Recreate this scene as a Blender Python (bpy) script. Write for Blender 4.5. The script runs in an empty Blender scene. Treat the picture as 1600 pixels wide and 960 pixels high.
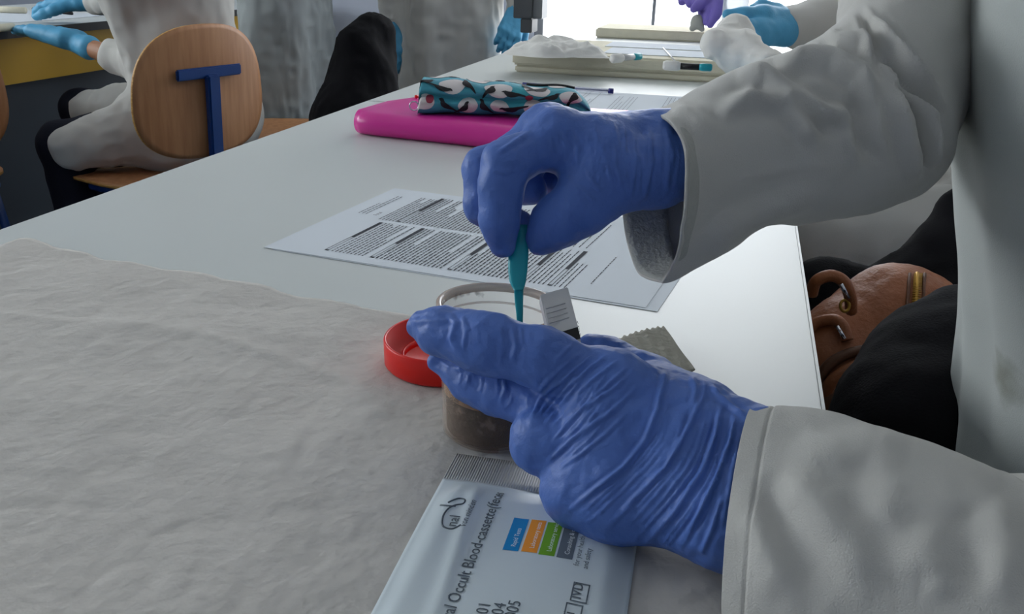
import bpy, bmesh, math, random
import numpy as np
from mathutils import Vector, Matrix

# ------------------------------------------------------------------ camera
S = bpy.context.scene
COL = S.collection
F = 1386.0; PITCH = math.radians(21.5); ROLL = math.radians(1.5)
CAM = np.array([0.0, 0.0, 0.965]); TOP = 0.75
cd = bpy.data.cameras.new('camera'); cam = bpy.data.objects.new('camera', cd); COL.objects.link(cam)
cd.sensor_width = 36.0; cd.lens = 36.0 * F / 1600.0; cd.clip_start = 0.02
_c, _s = math.cos(PITCH), math.sin(PITCH)
_base = Matrix(((1, 0, 0), (0, _s, -_c), (0, _c, _s)))
cam.matrix_world = Matrix.Translation(Vector(CAM)) @ (_base @ Matrix.Rotation(ROLL, 3, 'Z')).to_4x4()
S.camera = cam
S.view_settings.view_transform = 'Standard'; S.view_settings.look = 'None'
S.view_settings.gamma = 1.0; S.view_settings.use_curve_mapping = False
S.view_settings.exposure = 0.15

# ------------------------------------------------------------------ light
A = math.radians(13.9)                       # the room is turned this far from the camera
CA, SA = math.cos(A), math.sin(A)
def R(s, t, z=0.0):
    return np.array([s * CA + t * SA, -s * SA + t * CA, z])
w = bpy.data.worlds.new('world'); S.world = w; w.use_nodes = True
bg = w.node_tree.nodes['Background']; bg.inputs[0].default_value = (0.88, 0.94, 1.0, 1); bg.inputs[1].default_value = 3.2
def area(name, loc, to, sx, sy, power, col):
    l = bpy.data.lights.new(name, 'AREA'); l.shape = 'RECTANGLE'; l.size = sx; l.size_y = sy; l.energy = power; l.color = col
    o = bpy.data.objects.new(name, l); COL.objects.link(o); o.location = Vector(loc)
    d = Vector(to) - Vector(loc); o.rotation_euler = d.to_track_quat('-Z', 'Y').to_euler(); return o
area('daylight_far', R(0.9, 4.3, 1.75), R(0.9, 0, 1.55), 3.6, 2.3, 82, (0.97, 0.98, 1.0))
area('daylight_left', R(-4.35, 0.7, 1.75), R(0, 0.5, 1.1), 3.4, 1.5, 50, (0.90, 0.97, 1.0))

# ------------------------------------------------------------------ measuring helpers
def ray(x, y):
    X = (x - 800) / F; Y = -(y - 480) / F
    c, s = math.cos(ROLL), math.sin(ROLL); X, Y = c * X - s * Y, s * X + c * Y
    return np.array([X, _c + Y * _s, -_s + Y * _c])
def D(x, y, d): return CAM + ray(x, y) * d
def PZ(x, y, z):
    r = ray(x, y); return CAM + r * ((z - CAM[2]) / r[2])
def proj(V):
    V = np.asarray(V) - CAM
    X = V[:, 0]; Yl = V[:, 1] * _s + V[:, 2] * _c; Z = V[:, 1] * _c - V[:, 2] * _s
    X = X / Z; Yl = Yl / Z
    c, s = math.cos(ROLL), math.sin(ROLL); x = c * X + s * Yl; y = -s * X + c * Yl
    return 800 + x * F, 480 - y * F, Z
V3 = lambda a: Vector((float(a[0]), float(a[1]), float(a[2])))
def unit(v): v = np.asarray(v, float); return v / max(1e-9, np.linalg.norm(v))
FWD = np.array([0, _c, -_s])

px = lambda x, y, d, r: (D(x, y, d), r * d / F)
def chain(*pts):
    q = [px(*p) for p in pts]; return [(q[i][0], q[i + 1][0], q[i][1], q[i + 1][1]) for i in range(len(q) - 1)]

# ------------------------------------------------------------------ materials
def lin(c): return tuple((v / 255 / 12.92 if v / 255 <= 0.04045 else ((v / 255 + 0.055) / 1.055) ** 2.4) for v in c)
def mat(name, rgb, rough=0.6, spec=0.4, var=0.0, vscale=8.0, bump=0.0, bscale=200.0, metal=0.0, rgb2=None, trans=0.0, sheen=0.0, stretch=None, sss=0.0):
    m = bpy.data.materials.new(name); m.use_nodes = True; nt = m.node_tree; b = nt.nodes['Principled BSDF']
    col = lin(rgb) + (1,)
    b.inputs['Base Color'].default_value = col; b.inputs['Roughness'].default_value = rough
    b.inputs['Specular IOR Level'].default_value = spec; b.inputs['Metallic'].default_value = metal
    if trans: b.inputs['Transmission Weight'].default_value = trans
    if sheen: b.inputs['Sheen Weight'].default_value = sheen; b.inputs['Sheen Roughness'].default_value = 0.5
    tc = nt.nodes.new('ShaderNodeTexCoord'); vec = tc.outputs['Object']
    if stretch:
        mp = nt.nodes.new('ShaderNodeMapping'); mp.inputs['Scale'].default_value = stretch
        nt.links.new(vec, mp.inputs['Vector']); vec = mp.outputs['Vector']
    if var or rgb2:
        n = nt.nodes.new('ShaderNodeTexNoise'); n.inputs['Scale'].default_value = vscale; n.inputs['Detail'].default_value = 5
        nt.links.new(vec, n.inputs['Vector'])
        r = nt.nodes.new('ShaderNodeValToRGB')
        r.color_ramp.elements[0].position = 0.35; r.color_ramp.elements[1].position = 0.65
        c2 = lin(rgb2) if rgb2 else tuple(v * (1 - var) for v in col[:3])
        r.color_ramp.elements[0].color = tuple(c2) + (1,); r.color_ramp.elements[1].color = col
        nt.links.new(n.outputs[0], r.inputs[0]); nt.links.new(r.outputs[0], b.inputs['Base Color'])
    if bump:
        n = nt.nodes.new('ShaderNodeTexNoise'); n.inputs['Scale'].default_value = bscale; n.inputs['Detail'].default_value = 3
        nt.links.new(vec, n.inputs['Vector'])
        bp = nt.nodes.new('ShaderNodeBump'); bp.inputs['Strength'].default_value = bump; bp.inputs['Distance'].default_value = 0.002
        nt.links.new(n.outputs[0], bp.inputs['Height']); nt.links.new(bp.outputs[0], b.inputs['Normal'])
    return m
def clear_mat(name, rgb, opacity, rough=0.12, spots=None, spot_scale=60.0, lo=0.62, hi=0.75):
    m = bpy.data.materials.new(name); m.use_nodes = True; nt = m.node_tree; b = nt.nodes['Principled BSDF']
    b.inputs['Base Color'].default_value = lin(rgb) + (1,); b.inputs['Roughness'].default_value = rough
    tr = nt.nodes.new('ShaderNodeBsdfTransparent'); mx = nt.nodes.new('ShaderNodeMixShader')
    lw = nt.nodes.new('ShaderNodeLayerWeight'); lw.inputs['Blend'].default_value = 0.25
    ma = nt.nodes.new('ShaderNodeMath'); ma.operation = 'MULTIPLY_ADD'; ma.use_clamp = True
    ma.inputs[1].default_value = 0.30; ma.inputs[2].default_value = opacity
    nt.links.new(lw.outputs['Facing'], ma.inputs[0]); fac = ma.outputs[0]
    if spots:
        tc = nt.nodes.new('ShaderNodeTexCoord'); n = nt.nodes.new('ShaderNodeTexNoise')
        n.inputs['Scale'].default_value = spot_scale; n.inputs['Detail'].default_value = 6
        nt.links.new(tc.outputs['Object'], n.inputs['Vector'])
        r = nt.nodes.new('ShaderNodeValToRGB'); r.color_ramp.elements[0].position = lo; r.color_ramp.elements[1].position = hi
        nt.links.new(n.outputs[0], r.inputs[0])
        mc = nt.nodes.new('ShaderNodeMix'); mc.data_type = 'RGBA'
        mc.inputs[6].default_value = lin(rgb) + (1,); mc.inputs[7].default_value = lin(spots) + (1,)
        nt.links.new(r.outputs[0], mc.inputs[0]); nt.links.new(mc.outputs[2], b.inputs['Base Color'])
        mm = nt.nodes.new('ShaderNodeMath'); mm.operation = 'MAXIMUM'; nt.links.new(fac, mm.inputs[0]); nt.links.new(r.outputs[0], mm.inputs[1]); fac = mm.outputs[0]
    nt.links.new(fac, mx.inputs[0]); nt.links.new(tr.outputs[0], mx.inputs[1]); nt.links.new(b.outputs[0], mx.inputs[2])
    nt.links.new(mx.outputs[0], nt.nodes['Material Output'].inputs[0]); return m

M = {}
M['laminate'] = mat('white_laminate', (204, 208, 205), 0.40, 0.45, var=0.02, vscale=3, bump=0.02, bscale=900)
M['edge_black'] = mat('black_edge_band', (24, 24, 26), 0.5)
M['steel'] = mat('grey_painted_steel', (110, 114, 118), 0.45, 0.5, var=0.08)
M['yellow'] = mat('yellow_panel', (176, 136, 8), 0.55, var=0.1, vscale=5)
M['floor'] = mat('dark_blue_floor', (58, 72, 84), 0.5, 0.3, var=0.18, vscale=14, bump=0.05)
M['navy'] = mat('dark_navy_panel', (40, 50, 60), 0.6, var=0.1)
M['wall'] = mat('pale_lavender_wall', (186, 192, 206), 0.8, 0.2, var=0.03, bump=0.05)
M['ceiling'] = mat('white_ceiling', (225, 226, 224), 0.9, 0.1, bump=0.05)
M['frame'] = mat('grey_window_frame', (150, 154, 160), 0.4, 0.5)
M['coat'] = mat('white_cotton', (196, 194, 188), 0.85, 0.15, var=0.05, vscale=6, bump=0.25, bscale=1600, sheen=0.15)
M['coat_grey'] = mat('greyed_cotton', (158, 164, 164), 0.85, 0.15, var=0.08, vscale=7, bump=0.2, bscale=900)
M['hem'] = mat('folded_cotton_hem', (178, 178, 172), 0.88, 0.12, var=0.08, vscale=40, bump=0.4, bscale=500)
M['glove'] = mat('violet_blue_nitrile', (82, 116, 190), 0.50, 0.4, var=0.10, vscale=45, bump=0.15, bscale=520)
M['glove_r'] = M['glove']
M['cyan'] = mat('cyan_nitrile', (84, 164, 204), 0.5, 0.35, var=0.12, vscale=30, bump=0.2, bscale=300)
M['purple'] = mat('purple_nitrile', (120, 104, 190), 0.5, 0.35, var=0.1, vscale=30)
M['skin'] = mat('skin', (170, 122, 92), 0.55, 0.35, var=0.06, vscale=30)
M['hair'] = mat('dark_hair', (46, 34, 26), 0.6, 0.4, bump=0.6, bscale=160)
M['black_cloth'] = mat('black_cloth', (22, 22, 25), 0.9, 0.1, var=0.2, vscale=12, bump=0.3, bscale=500)
M['trousers'] = mat('dark_trousers', (30, 32, 42), 0.9, 0.1, bump=0.3, bscale=500)
M['shoe'] = mat('black_shoe', (26, 26, 28), 0.5)
M['wood'] = mat('beech_veneer', (188, 136, 94), 0.45, 0.4, rgb2=(170, 118, 78), vscale=5, stretch=(14, 14, 1.2))
M['wood_edge'] = mat('pale_plywood_edge', (206, 160, 92), 0.55, rgb2=(170, 120, 60), vscale=30, stretch=(2, 2, 14))
M['blue_metal'] = mat('blue_enamelled_steel', (22, 64, 128), 0.38, 0.5, var=0.1)
M['red'] = mat('red_plastic', (232, 30, 22), 0.35, 0.45)
M['teal'] = mat('teal_plastic', (24, 160, 172), 0.38, 0.45)
M['paper'] = mat('white_paper', (212, 218, 224), 0.8, 0.15)
M['ink'] = mat('printed_ink', (66, 68, 74), 0.8, 0.1)
M['ink_light'] = mat('pale_printed_ink', (150, 154, 162), 0.8, 0.1)
M['liner'] = mat('crinkled_bench_paper', (196, 192, 186), 0.9, 0.1, var=0.06, vscale=26, bump=0.6, bscale=120)
M['towel'] = mat('grey_paper_towel', (150, 148, 138), 0.95, 0.05, var=0.12, vscale=90, bump=0.6, bscale=260)
M['foil'] = mat('silvery_foil_laminate', (206, 216, 220), 0.42, 0.45, metal=0.1, bump=0.12, bscale=60)
M['foil_seal'] = mat('ribbed_foil_seal', (194, 194, 190), 0.42, 0.5, metal=0.2, bump=0.1, bscale=60)
M['print_grey'] = mat('grey_print', (84, 94, 102), 0.5)
M['print_blue'] = mat('blue_print', (10, 130, 192), 0.45)
M['print_orange'] = mat('orange_print', (238, 150, 44), 0.45)
M['print_green'] = mat('green_print', (106, 160, 24), 0.45)
M['print_slate'] = mat('slate_print', (96, 106, 116), 0.45)
M['print_white'] = mat('white_print', (222, 228, 230), 0.5)
M['pink'] = mat('magenta_plastic', (214, 44, 148), 0.3, 0.5, bump=0.03, bscale=40)
M['case_teal'] = mat('teal_printed_cloth', (62, 160, 172), 0.7, rgb2=(70, 140, 165), vscale=14, bump=0.2, bscale=700)
M['case_white'] = mat('off_white_print', (214, 206, 204), 0.75, bump=0.2, bscale=700)
M['case_black'] = mat('black_print', (28, 26, 32), 0.75, bump=0.2, bscale=700)
M['case_pink'] = mat('dark_pink_print', (150, 50, 70), 0.75)
M['zip'] = mat('black_zip', (20, 20, 24), 0.5)
M['chrome'] = mat('chrome', (200, 200, 205), 0.2, 0.5, metal=1.0)
M['pen_clear'] = clear_mat('clear_pen_barrel', (210, 214, 236), 0.35)
M['pen_blue'] = mat('navy_pen_plastic', (28, 34, 110), 0.35)
M['foam'] = mat('cream_foam_board', (226, 220, 198), 0.85, 0.1, var=0.06, vscale=40, bump=0.25, bscale=300)
M['tissue'] = mat('white_tissue', (222, 220, 214), 0.9, 0.1, bump=0.2, bscale=200)
M['dark_grey'] = mat('dark_grey_casing', (86, 88, 90), 0.5)
M['mid_grey'] = mat('mid_grey_casing', (132, 134, 136), 0.5)
M['leather'] = mat('tan_brown_leather', (164, 100, 62), 0.5, 0.4, rgb2=(140, 82, 48), vscale=14, bump=0.4, bscale=260)
M['leather_dark'] = mat('dark_brown_leather', (104, 66, 44), 0.5, 0.4, var=0.2, vscale=12, bump=0.3, bscale=240)
M['brass'] = mat('aged_brass', (176, 136, 62), 0.35, metal=0.9)
M['slip'] = clear_mat('frosted_plastic', (206, 206, 206), 0.72, 0.3)
M['cup'] = clear_mat('stained_clear_plastic', (214, 190, 172), 0.06, 0.14, spots=(128, 86, 56), spot_scale=95, lo=0.62, hi=0.78)
M['cup_rim'] = clear_mat('clear_rim_plastic', (200, 176, 160), 0.5, 0.12)
M['sludge'] = mat('dark_brown_sample', (52, 40, 31), 0.6, 0.3, rgb2=(20, 17, 15), vscale=60, bump=0.5, bscale=220)
M['smear'] = clear_mat('brown_smear', (176, 134, 100), 0.50, 0.5, spots=(70, 44, 30), spot_scale=120, lo=0.5, hi=0.66)
M['glass'] = clear_mat('window_glass', (230, 240, 245), 0.03, 0.02)
M['bottle'] = clear_mat('frosted_bottle', (225, 232, 240), 0.5, 0.2)
M['lime'] = mat('lime_label', (176, 208, 30), 0.5)
M['bright_blue'] = mat('sky_reflection_blue', (60, 180, 236), 0.3, 0.5)  # bright blue of a sky-lit reflection, put into the colour

# ------------------------------------------------------------------ object helpers
def fix(m, o): return o
def link_mesh(name, verts, faces, material, parent=None, smooth=True, mats=None, fmat=None):
    me = bpy.data.meshes.new(name)
    me.from_pydata([tuple(map(float, v)) for v in verts], [], [tuple(int(i) for i in f) for f in faces])
    for mm in (mats or [material]): me.materials.append(mm)
    if fmat is not None: me.polygons.foreach_set('material_index', np.asarray(fmat, dtype=np.int32))
    if smooth: me.polygons.foreach_set('use_smooth', np.ones(len(me.polygons), dtype=bool))
    me.update()
    o = bpy.data.objects.new(name, me); COL.objects.link(o)
    if parent is not None:
        o.parent = parent; bpy.context.view_layer.update() if False else None
        o.matrix_parent_inverse = parent_inv(parent)
    return o
def parent_inv(p):
    m = p.matrix_basis.copy(); q = p
    while q.parent is not None:
        m = q.parent.matrix_basis @ q.matrix_parent_inverse @ m if False else (q.parent.matrix_basis @ (q.matrix_parent_inverse @ m)); q = q.parent
    return m.inverted()
def thing(name, label, cat, loc, rz=0.0, group=None):
    o = bpy.data.objects.new(name, None); COL.objects.link(o); o.location = V3(loc); o.rotation_euler = (0, 0, rz)
    o.empty_display_size = 0.05; o['label'] = label; o['category'] = cat
    if group: o['group'] = group
    return o
def tag(o, label, cat, group=None):
    o['label'] = label; o['category'] = cat
    if group: o['group'] = group
    return o
def struct(o): o['kind'] = 'structure'; return o
def bm_obj(name, bm, material, parent=None, smooth=False, bevel=0.0):
    if bevel: bmesh.ops.bevel(bm, geom=list(bm.edges), offset=bevel, segments=2, affect='EDGES', clamp_overlap=True)
    me = bpy.data.meshes.new(name); bm.to_mesh(me); bm.free(); me.materials.append(material)
    if smooth: me.polygons.foreach_set('use_smooth', np.ones(len(me.polygons), dtype=bool))
    o = bpy.data.objects.new(name, me); COL.objects.link(o)
    if parent is not None: o.parent = parent; o.matrix_parent_inverse = parent_inv(parent)
    return o
def box(name, c, half, material, parent=None, ax=None, bevel=0.0):
    """box at world centre c, half sizes, axes = 3 unit vectors (default room axes)"""
    if ax is None: ax = (R(1, 0), R(0, 1), np.array([0, 0, 1.0]))
    bm = bmesh.new(); bmesh.ops.create_cube(bm, size=2.0)
    for v in bm.verts:
        p = np.array(c, float) + ax[0] * v.co.x * half[0] + ax[1] * v.co.y * half[1] + ax[2] * v.co.z * half[2]
        v.co = V3(p)
    bmesh.ops.recalc_face_normals(bm, faces=bm.faces)
    return bm_obj(name, bm, material, parent, bevel=bevel)
def rbox(name, s0, s1, t0, t1, z0, z1, material, parent=None, bevel=0.0):
    return box(name, R((s0 + s1) / 2, (t0 + t1) / 2, (z0 + z1) / 2), ((s1 - s0) / 2, (t1 - t0) / 2, (z1 - z0) / 2), material, parent, None, bevel)
def frames(P):
    P = np.asarray(P, float); T = np.gradient(P, axis=0); T /= np.linalg.norm(T, axis=1)[:, None] + 1e-12
    up = np.array([0, 0, 1.0]) if abs(T[0][2]) < 0.9 else np.array([1.0, 0, 0])
    N = np.cross(up, T[0]); N /= np.linalg.norm(N); out = []
    for t in T:
        N = N - t * np.dot(N, t); N /= np.linalg.norm(N) + 1e-12; out.append((N.copy(), np.cross(t, N)))
    return out
def smooth_path(P, n=8):
    P = np.asarray(P, float); out = []
    for i in range(len(P) - 1):
        p0 = P[max(i - 1, 0)]; p1 = P[i]; p2 = P[i + 1]; p3 = P[min(i + 2, len(P) - 1)]
        for k in range(n):
            t = k / n
            out.append(0.5 * ((2 * p1) + (-p0 + p2) * t + (2 * p0 - 5 * p1 + 4 * p2 - p3) * t * t + (-p0 + 3 * p1 - 3 * p2 + p3) * t ** 3))
    out.append(P[-1]); return np.array(out)
def tube_geo(P, r, seg=12, caps=True):
    P = np.asarray(P, float); r = np.broadcast_to(np.asarray(r, float), (len(P),)); fr = frames(P); V = []; Fc = []
    for i, p in enumerate(P):
        N, B = fr[i]
        for k in range(seg):
            a = 2 * math.pi * k / seg; V.append(p + (N * math.cos(a) + B * math.sin(a)) * r[i])
    for i in range(len(P) - 1):
        for k in range(seg):
            k2 = (k + 1) % seg; Fc.append((i * seg + k, i * seg + k2, (i + 1) * seg + k2, (i + 1) * seg + k))
    if caps: Fc.append(tuple(range(seg))[::-1]); Fc.append(tuple((len(P) - 1) * seg + k for k in range(seg)))
    return V, Fc
def tube(name, P, r, material, parent=None, seg=12, caps=True):
    V, Fc = tube_geo(P, r, seg, caps); return link_mesh(name, V, Fc, material, parent)
def lathe(name, origin, prof, material, parent=None, seg=64, axis=None, close=False):
    ax = unit(axis) if axis is not None else np.array([0, 0, 1.0])
    a0 = unit(np.cross(ax, [0, 1, 0.01])); a1 = np.cross(ax, a0); V = []; Fc = []
    for (r, z) in prof:
        for k in range(seg):
            a = 2 * math.pi * k / seg; V.append(np.array(origin) + (a0 * math.cos(a) + a1 * math.sin(a)) * r + ax * z)
    n = len(prof)
    for i in range(n - 1 + (1 if close else 0)):
        j = (i + 1) % n
        for k in range(seg):
            k2 = (k + 1) % seg; Fc.append((i * seg + k, i * seg + k2, j * seg + k2, j * seg + k))
    return link_mesh(name, V, Fc, material, parent)
def grid_faces(nu, nv, cu=False, cv=False):
    Fc = []
    for i in range(nu if cu else nu - 1):
        for j in range(nv if cv else nv - 1):
            i2 = (i + 1) % nu; j2 = (j + 1) % nv
            Fc.append((i * nv + j, i2 * nv + j, i2 * nv + j2, i * nv + j2))
    return Fc
def solidify(o, th, off=0.0):
    md = o.modifiers.new('thickness', 'SOLIDIFY'); md.thickness = th; md.offset = off; return o
def text(name, body, size, origin, u, v, material, parent=None, lift=0.0, align='LEFT', off=0.0):
    cu = bpy.data.curves.new(name, 'FONT'); cu.body = body; cu.size = 1.0; cu.align_x = align; cu.offset = off; cu.resolution_u = 3
    o = bpy.data.objects.new(name, cu); COL.objects.link(o)
    bpy.context.view_layer.update()
    me = bpy.data.meshes.new_from_object(o.evaluated_get(bpy.context.evaluated_depsgraph_get()))
    bpy.data.objects.remove(o); u = unit(u); v = unit(v); n = np.cross(u, v)
    for vt in me.vertices:
        p = np.array(origin) + u * vt.co.x * size + v * vt.co.y * size + n * lift; vt.co = V3(p)
    me.materials.clear(); me.materials.append(material)
    q = bpy.data.objects.new(name, me); COL.objects.link(q)
    if parent is not None: q.parent = parent; q.matrix_parent_inverse = parent_inv(parent)
    return q

# smooth value noise for sculpting
_rng = np.random.RandomState(7); _tab = _rng.rand(64, 64, 64).astype(np.float32)
def vnoise(P, sc, seed=0):
    Q = np.asarray(P) * sc + seed * 17.31; I = np.floor(Q).astype(int); f = Q - I; f = f * f * (3 - 2 * f); r = 0
    for a in (0, 1):
        for b in (0, 1):
            for c in (0, 1):
                wgt = (f[:, 0] if a else 1 - f[:, 0]) * (f[:, 1] if b else 1 - f[:, 1]) * (f[:, 2] if c else 1 - f[:, 2])
                r = r + wgt * _tab[(I[:, 0] + a) % 64, (I[:, 1] + b) % 64, (I[:, 2] + c) % 64]
    return r - 0.5

# signed distance sculpting: tapered capsules joined smoothly, then surface nets
def smin(a, b, k):
    if k <= 0: return np.minimum(a, b)
    h = np.clip(0.5 + 0.5 * (b - a) / k, 0, 1); return b * (1 - h) + a * h - k * h * (1 - h)
def cone_d(G, a, b, ra, rb, flat=None):
    a = np.asarray(a, np.float32); b = np.asarray(b, np.float32); P = G
    if flat is not None:
        n = np.asarray(flat[0], np.float32); k = flat[1]; s = (1 / k - 1)
        P = [G[i] - a[i] for i in range(3)]; dn = sum(P[i] * n[i] for i in range(3)) * s
        P = [P[i] + n[i] * dn for i in range(3)]; ba = b - a; ba = ba + n * np.dot(ba, n) * s
    else:
        P = [G[i] - a[i] for i in range(3)]; ba = b - a
    L2 = float(np.dot(ba, ba)) + 1e-12
    t = np.clip((P[0] * ba[0] + P[1] * ba[1] + P[2] * ba[2]) / L2, 0, 1)
    return np.sqrt((P[0] - ba[0] * t) ** 2 + (P[1] - ba[1] * t) ** 2 + (P[2] - ba[2] * t) ** 2) - (ra + (rb - ra) * t)
def nets(fn, lo, hi, h):
    lo = np.asarray(lo, float); hi = np.asarray(hi, float); n = np.maximum(4, np.ceil((hi - lo) / h).astype(int) + 1)
    ax = [lo[i] + h * np.arange(n[i]) for i in range(3)]
    G = [g.astype(np.float32) for g in np.meshgrid(*ax, indexing='ij', sparse=True)]
    v = np.broadcast_to(fn(G), n).astype(np.float32); s = v < 0
    cs = np.zeros(n - 1, np.int8)
    for a in (0, 1):
        for b in (0, 1):
            for c in (0, 1): cs += s[a:n[0] - 1 + a, b:n[1] - 1 + b, c:n[2] - 1 + c]
    act = (cs > 0) & (cs < 8); idx = np.argwhere(act); ids = -np.ones(n - 1, np.int64); ids[act] = np.arange(len(idx))
    acc = np.zeros((len(idx), 3)); cnt = np.zeros(len(idx))
    cor = [(a, b, c) for a in (0, 1) for b in (0, 1) for c in (0, 1)]
    for p in cor:
        for d in range(3):
            if p[d]: continue
            q = list(p); q[d] = 1
            v0 = v[idx[:, 0] + p[0], idx[:, 1] + p[1], idx[:, 2] + p[2]]; v1 = v[idx[:, 0] + q[0], idx[:, 1] + q[1], idx[:, 2] + q[2]]
            m = (v0 < 0) != (v1 < 0); t = np.where(m, v0 / np.where(m, v0 - v1, 1), 0)
            pos = np.tile(np.array(p, float), (len(idx), 1)); pos[:, d] += t
            acc[m] += pos[m]; cnt[m] += 1
    V = lo + (idx + acc / cnt[:, None]) * h; Fc = []
    for d in range(3):
        e1, e2 = (d + 1) % 3, (d + 2) % 3
        sl0 = [slice(None)] * 3; sl1 = [slice(None)] * 3; sl0[d] = slice(0, n[d] - 1); sl1[d] = slice(1, n[d])
        a = s[tuple(sl0)]; b = s[tuple(sl1)]; E = np.argwhere(a != b)
        E = E[(E[:, e1] > 0) & (E[:, e1] < n[e1] - 1) & (E[:, e2] > 0) & (E[:, e2] < n[e2] - 1)]
        fl = a[E[:, 0], E[:, 1], E[:, 2]]
        def cell(o1, o2):
            C = E.copy(); C[:, e1] += o1; C[:, e2] += o2; return ids[C[:, 0], C[:, 1], C[:, 2]]
        q = np.stack([cell(-1, -1), cell(0, -1), cell(0, 0), cell(-1, 0)], 1)
        q[~fl] = q[~fl][:, ::-1]; Fc.append(q)
    return V, np.concatenate(Fc)
def vert_normals(V, Fc):
    n = np.cross(V[Fc[:, 2]] - V[Fc[:, 0]], V[Fc[:, 3]] - V[Fc[:, 1]]); N = np.zeros_like(V)
    for k in range(4): np.add.at(N, Fc[:, k], n)
    return N / (np.linalg.norm(N, axis=1)[:, None] + 1e-12)
def sculpt(name, groups, h, k, material, parent=None, infl=0.0, disp=None, cut=None, kg=0.0, extra=None):
    """groups: list of chains, each a list of (a,b,ra,rb[,flat]); chains smooth inside (k[i]) and joined to group 0 by kg"""
    pts = []; 
    for g in groups:
        for c in g:
            for p, r in ((c[0], c[2]), (c[1], c[3])): pts += [np.asarray(p) - r - infl, np.asarray(p) + r + infl]
    pts = np.array(pts); mg = 3 * h + 0.5 * k; lo = pts.min(0) - mg; hi = pts.max(0) + mg
    def fn(G):
        ds = []
        for g in groups:
            d = None
            for c in g:
                q = cone_d(G, c[0], c[1], c[2], c[3], c[4] if len(c) > 4 else None); d = q if d is None else smin(d, q, k)
            ds.append(d)
        out = ds[0]
        if len(ds) > 1:
            m = ds[1]
            for d in ds[2:]: m = smin(m, d, min(k, 0.0022))
            out = smin(out, m, kg)
        out = out - infl
        if cut is not None: out = cut(G, out)
        return out
    V, Fc = nets(fn, lo, hi, h)
    if disp is not None:
        N = vert_normals(V, Fc); V = V + N * disp(V, N)[:, None]
    return link_mesh(name, V, Fc, material, parent)
def crease_disp(lines, V, N, dref):
    """lines: (pixel polyline, width px, height m) measured at distance dref; ridges raised on the side that faced the lens"""
    x, y, z = proj(V); out = np.zeros(len(V)); vd = V - CAM; vd /= np.linalg.norm(vd, axis=1)[:, None]
    face = np.clip(-(vd * N).sum(1) * 2.5, 0, 1); P = np.stack([x, y], 1)
    for pl, wd, amp in lines:
        pl = np.asarray(pl, float); best = np.full(len(V), 1e9); tt = np.zeros(len(V)); L = len(pl) - 1
        for i in range(L):
            a = pl[i]; b = pl[i + 1]; ab = b - a; t = np.clip(((P - a) @ ab) / (ab @ ab), 0, 1)
            d = np.linalg.norm(P - a - t[:, None] * ab, axis=1); m = d < best; best[m] = d[m]; tt[m] = (i + t[m]) / L
        env = np.clip(np.minimum(tt, 1 - tt) * 5, 0.0, 1); q = best / wd
        out += amp * env * (np.exp(-q * q) - 0.35 * np.exp(-((q - 1.8) / 0.8) ** 2))
    return out * face

# ------------------------------------------------------------------ the setting
struct(rbox('floor', -4.4, 3.4, -3.2, 4.2, -0.1, 0.0, M['floor']))
struct(rbox('ceiling', -4.4, 3.4, -3.2, 4.2, 2.9, 3.0, M['ceiling']))
struct(rbox('wall_right', 3.3, 3.4, -3.2, 4.2, 0.0, 2.9, M['wall']))
struct(rbox('wall_near', -4.3, 3.3, -3.2, -3.1, 0.0, 2.9, M['wall']))
def wall_with_hole(name, along, pos, a0, a1, h0, h1, z0, z1, th=0.1):
    """one mesh: wall plane with an opening a in [h0,h1], z in [z0,z1]"""
    bm = bmesh.new()
    for (p, q, c, d) in ((a0, h0, 0, 2.9), (h1, a1, 0, 2.9), (h0, h1, 0, z0), (h0, h1, z1, 2.9)):
        r = bmesh.ops.create_cube(bm, size=1.0)['verts']
        for v in r:
            a = (p + q) / 2 + v.co.x * (q - p); b = pos + v.co.y * th; z = (c + d) / 2 + v.co.z * (d - c)
            v.co = V3(R(a, b, z) if along == 's' else R(b, a, z))
    return struct(bm_obj(name, bm, M['wall']))
wall_with_hole('wall_far', 's', 4.15, -4.3, 3.3, -0.95, 2.6, 0.12, 2.6)
wall_with_hole('wall_left', 't', -4.35, -3.1, 4.1, -1.0, 2.4, 1.0, 2.5)
def window(name, along, pos, a0, a1, z0, z1, mulls):
    o = struct(thing(name, '', '', R((a0 + a1) / 2, pos, z0) if along == 's' else R(pos, (a0 + a1) / 2, z0)))
    del o['label']; del o['category']
    def bar(n, p, q, c, d, w, mt):
        c0 = R((p + q) / 2, pos, (c + d) / 2) if along == 's' else R(pos, (p + q) / 2, (c + d) / 2)
        hf = ((q - p) / 2, w, (d - c) / 2) if along == 's' else (w, (q - p) / 2, (d - c) / 2)
        return box(n, c0, hf, mt, o)
    bar('frame_rail', a0, a1, z0, z0 + 0.05, 0.03, M['frame']); bar('frame_rail', a0, a1, z1 - 0.05, z1, 0.03, M['frame'])
    xs = [a0] + mulls + [a1]
    for i, x in enumerate(xs):
        wd = 0.014 if 0 < i < len(xs) - 1 else 0.04
        bar('frame_stile', x - (0 if i == 0 else wd / 2), x + (wd if i == 0 else wd / 2), z0 + 0.05, z1 - 0.05, 0.025, M['frame'])
    for i in range(len(xs) - 1): bar('pane', xs[i] + 0.03, xs[i + 1] - 0.02, z0 + 0.05, z1 - 0.05, 0.003, M['glass'])
    return o
window('window_1', 's', 4.15, -0.95, 2.6, 0.12, 2.6, [-0.415, 0.85, 1.7])
window('window_2', 't', -4.35, -1.0, 2.4, 1.0, 2.5, [0.15, 1.25])
struct(rbox('baseboard_far', -4.3, -0.95, 4.08, 4.1, 0.0, 0.1, M['dark_grey']))

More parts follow.
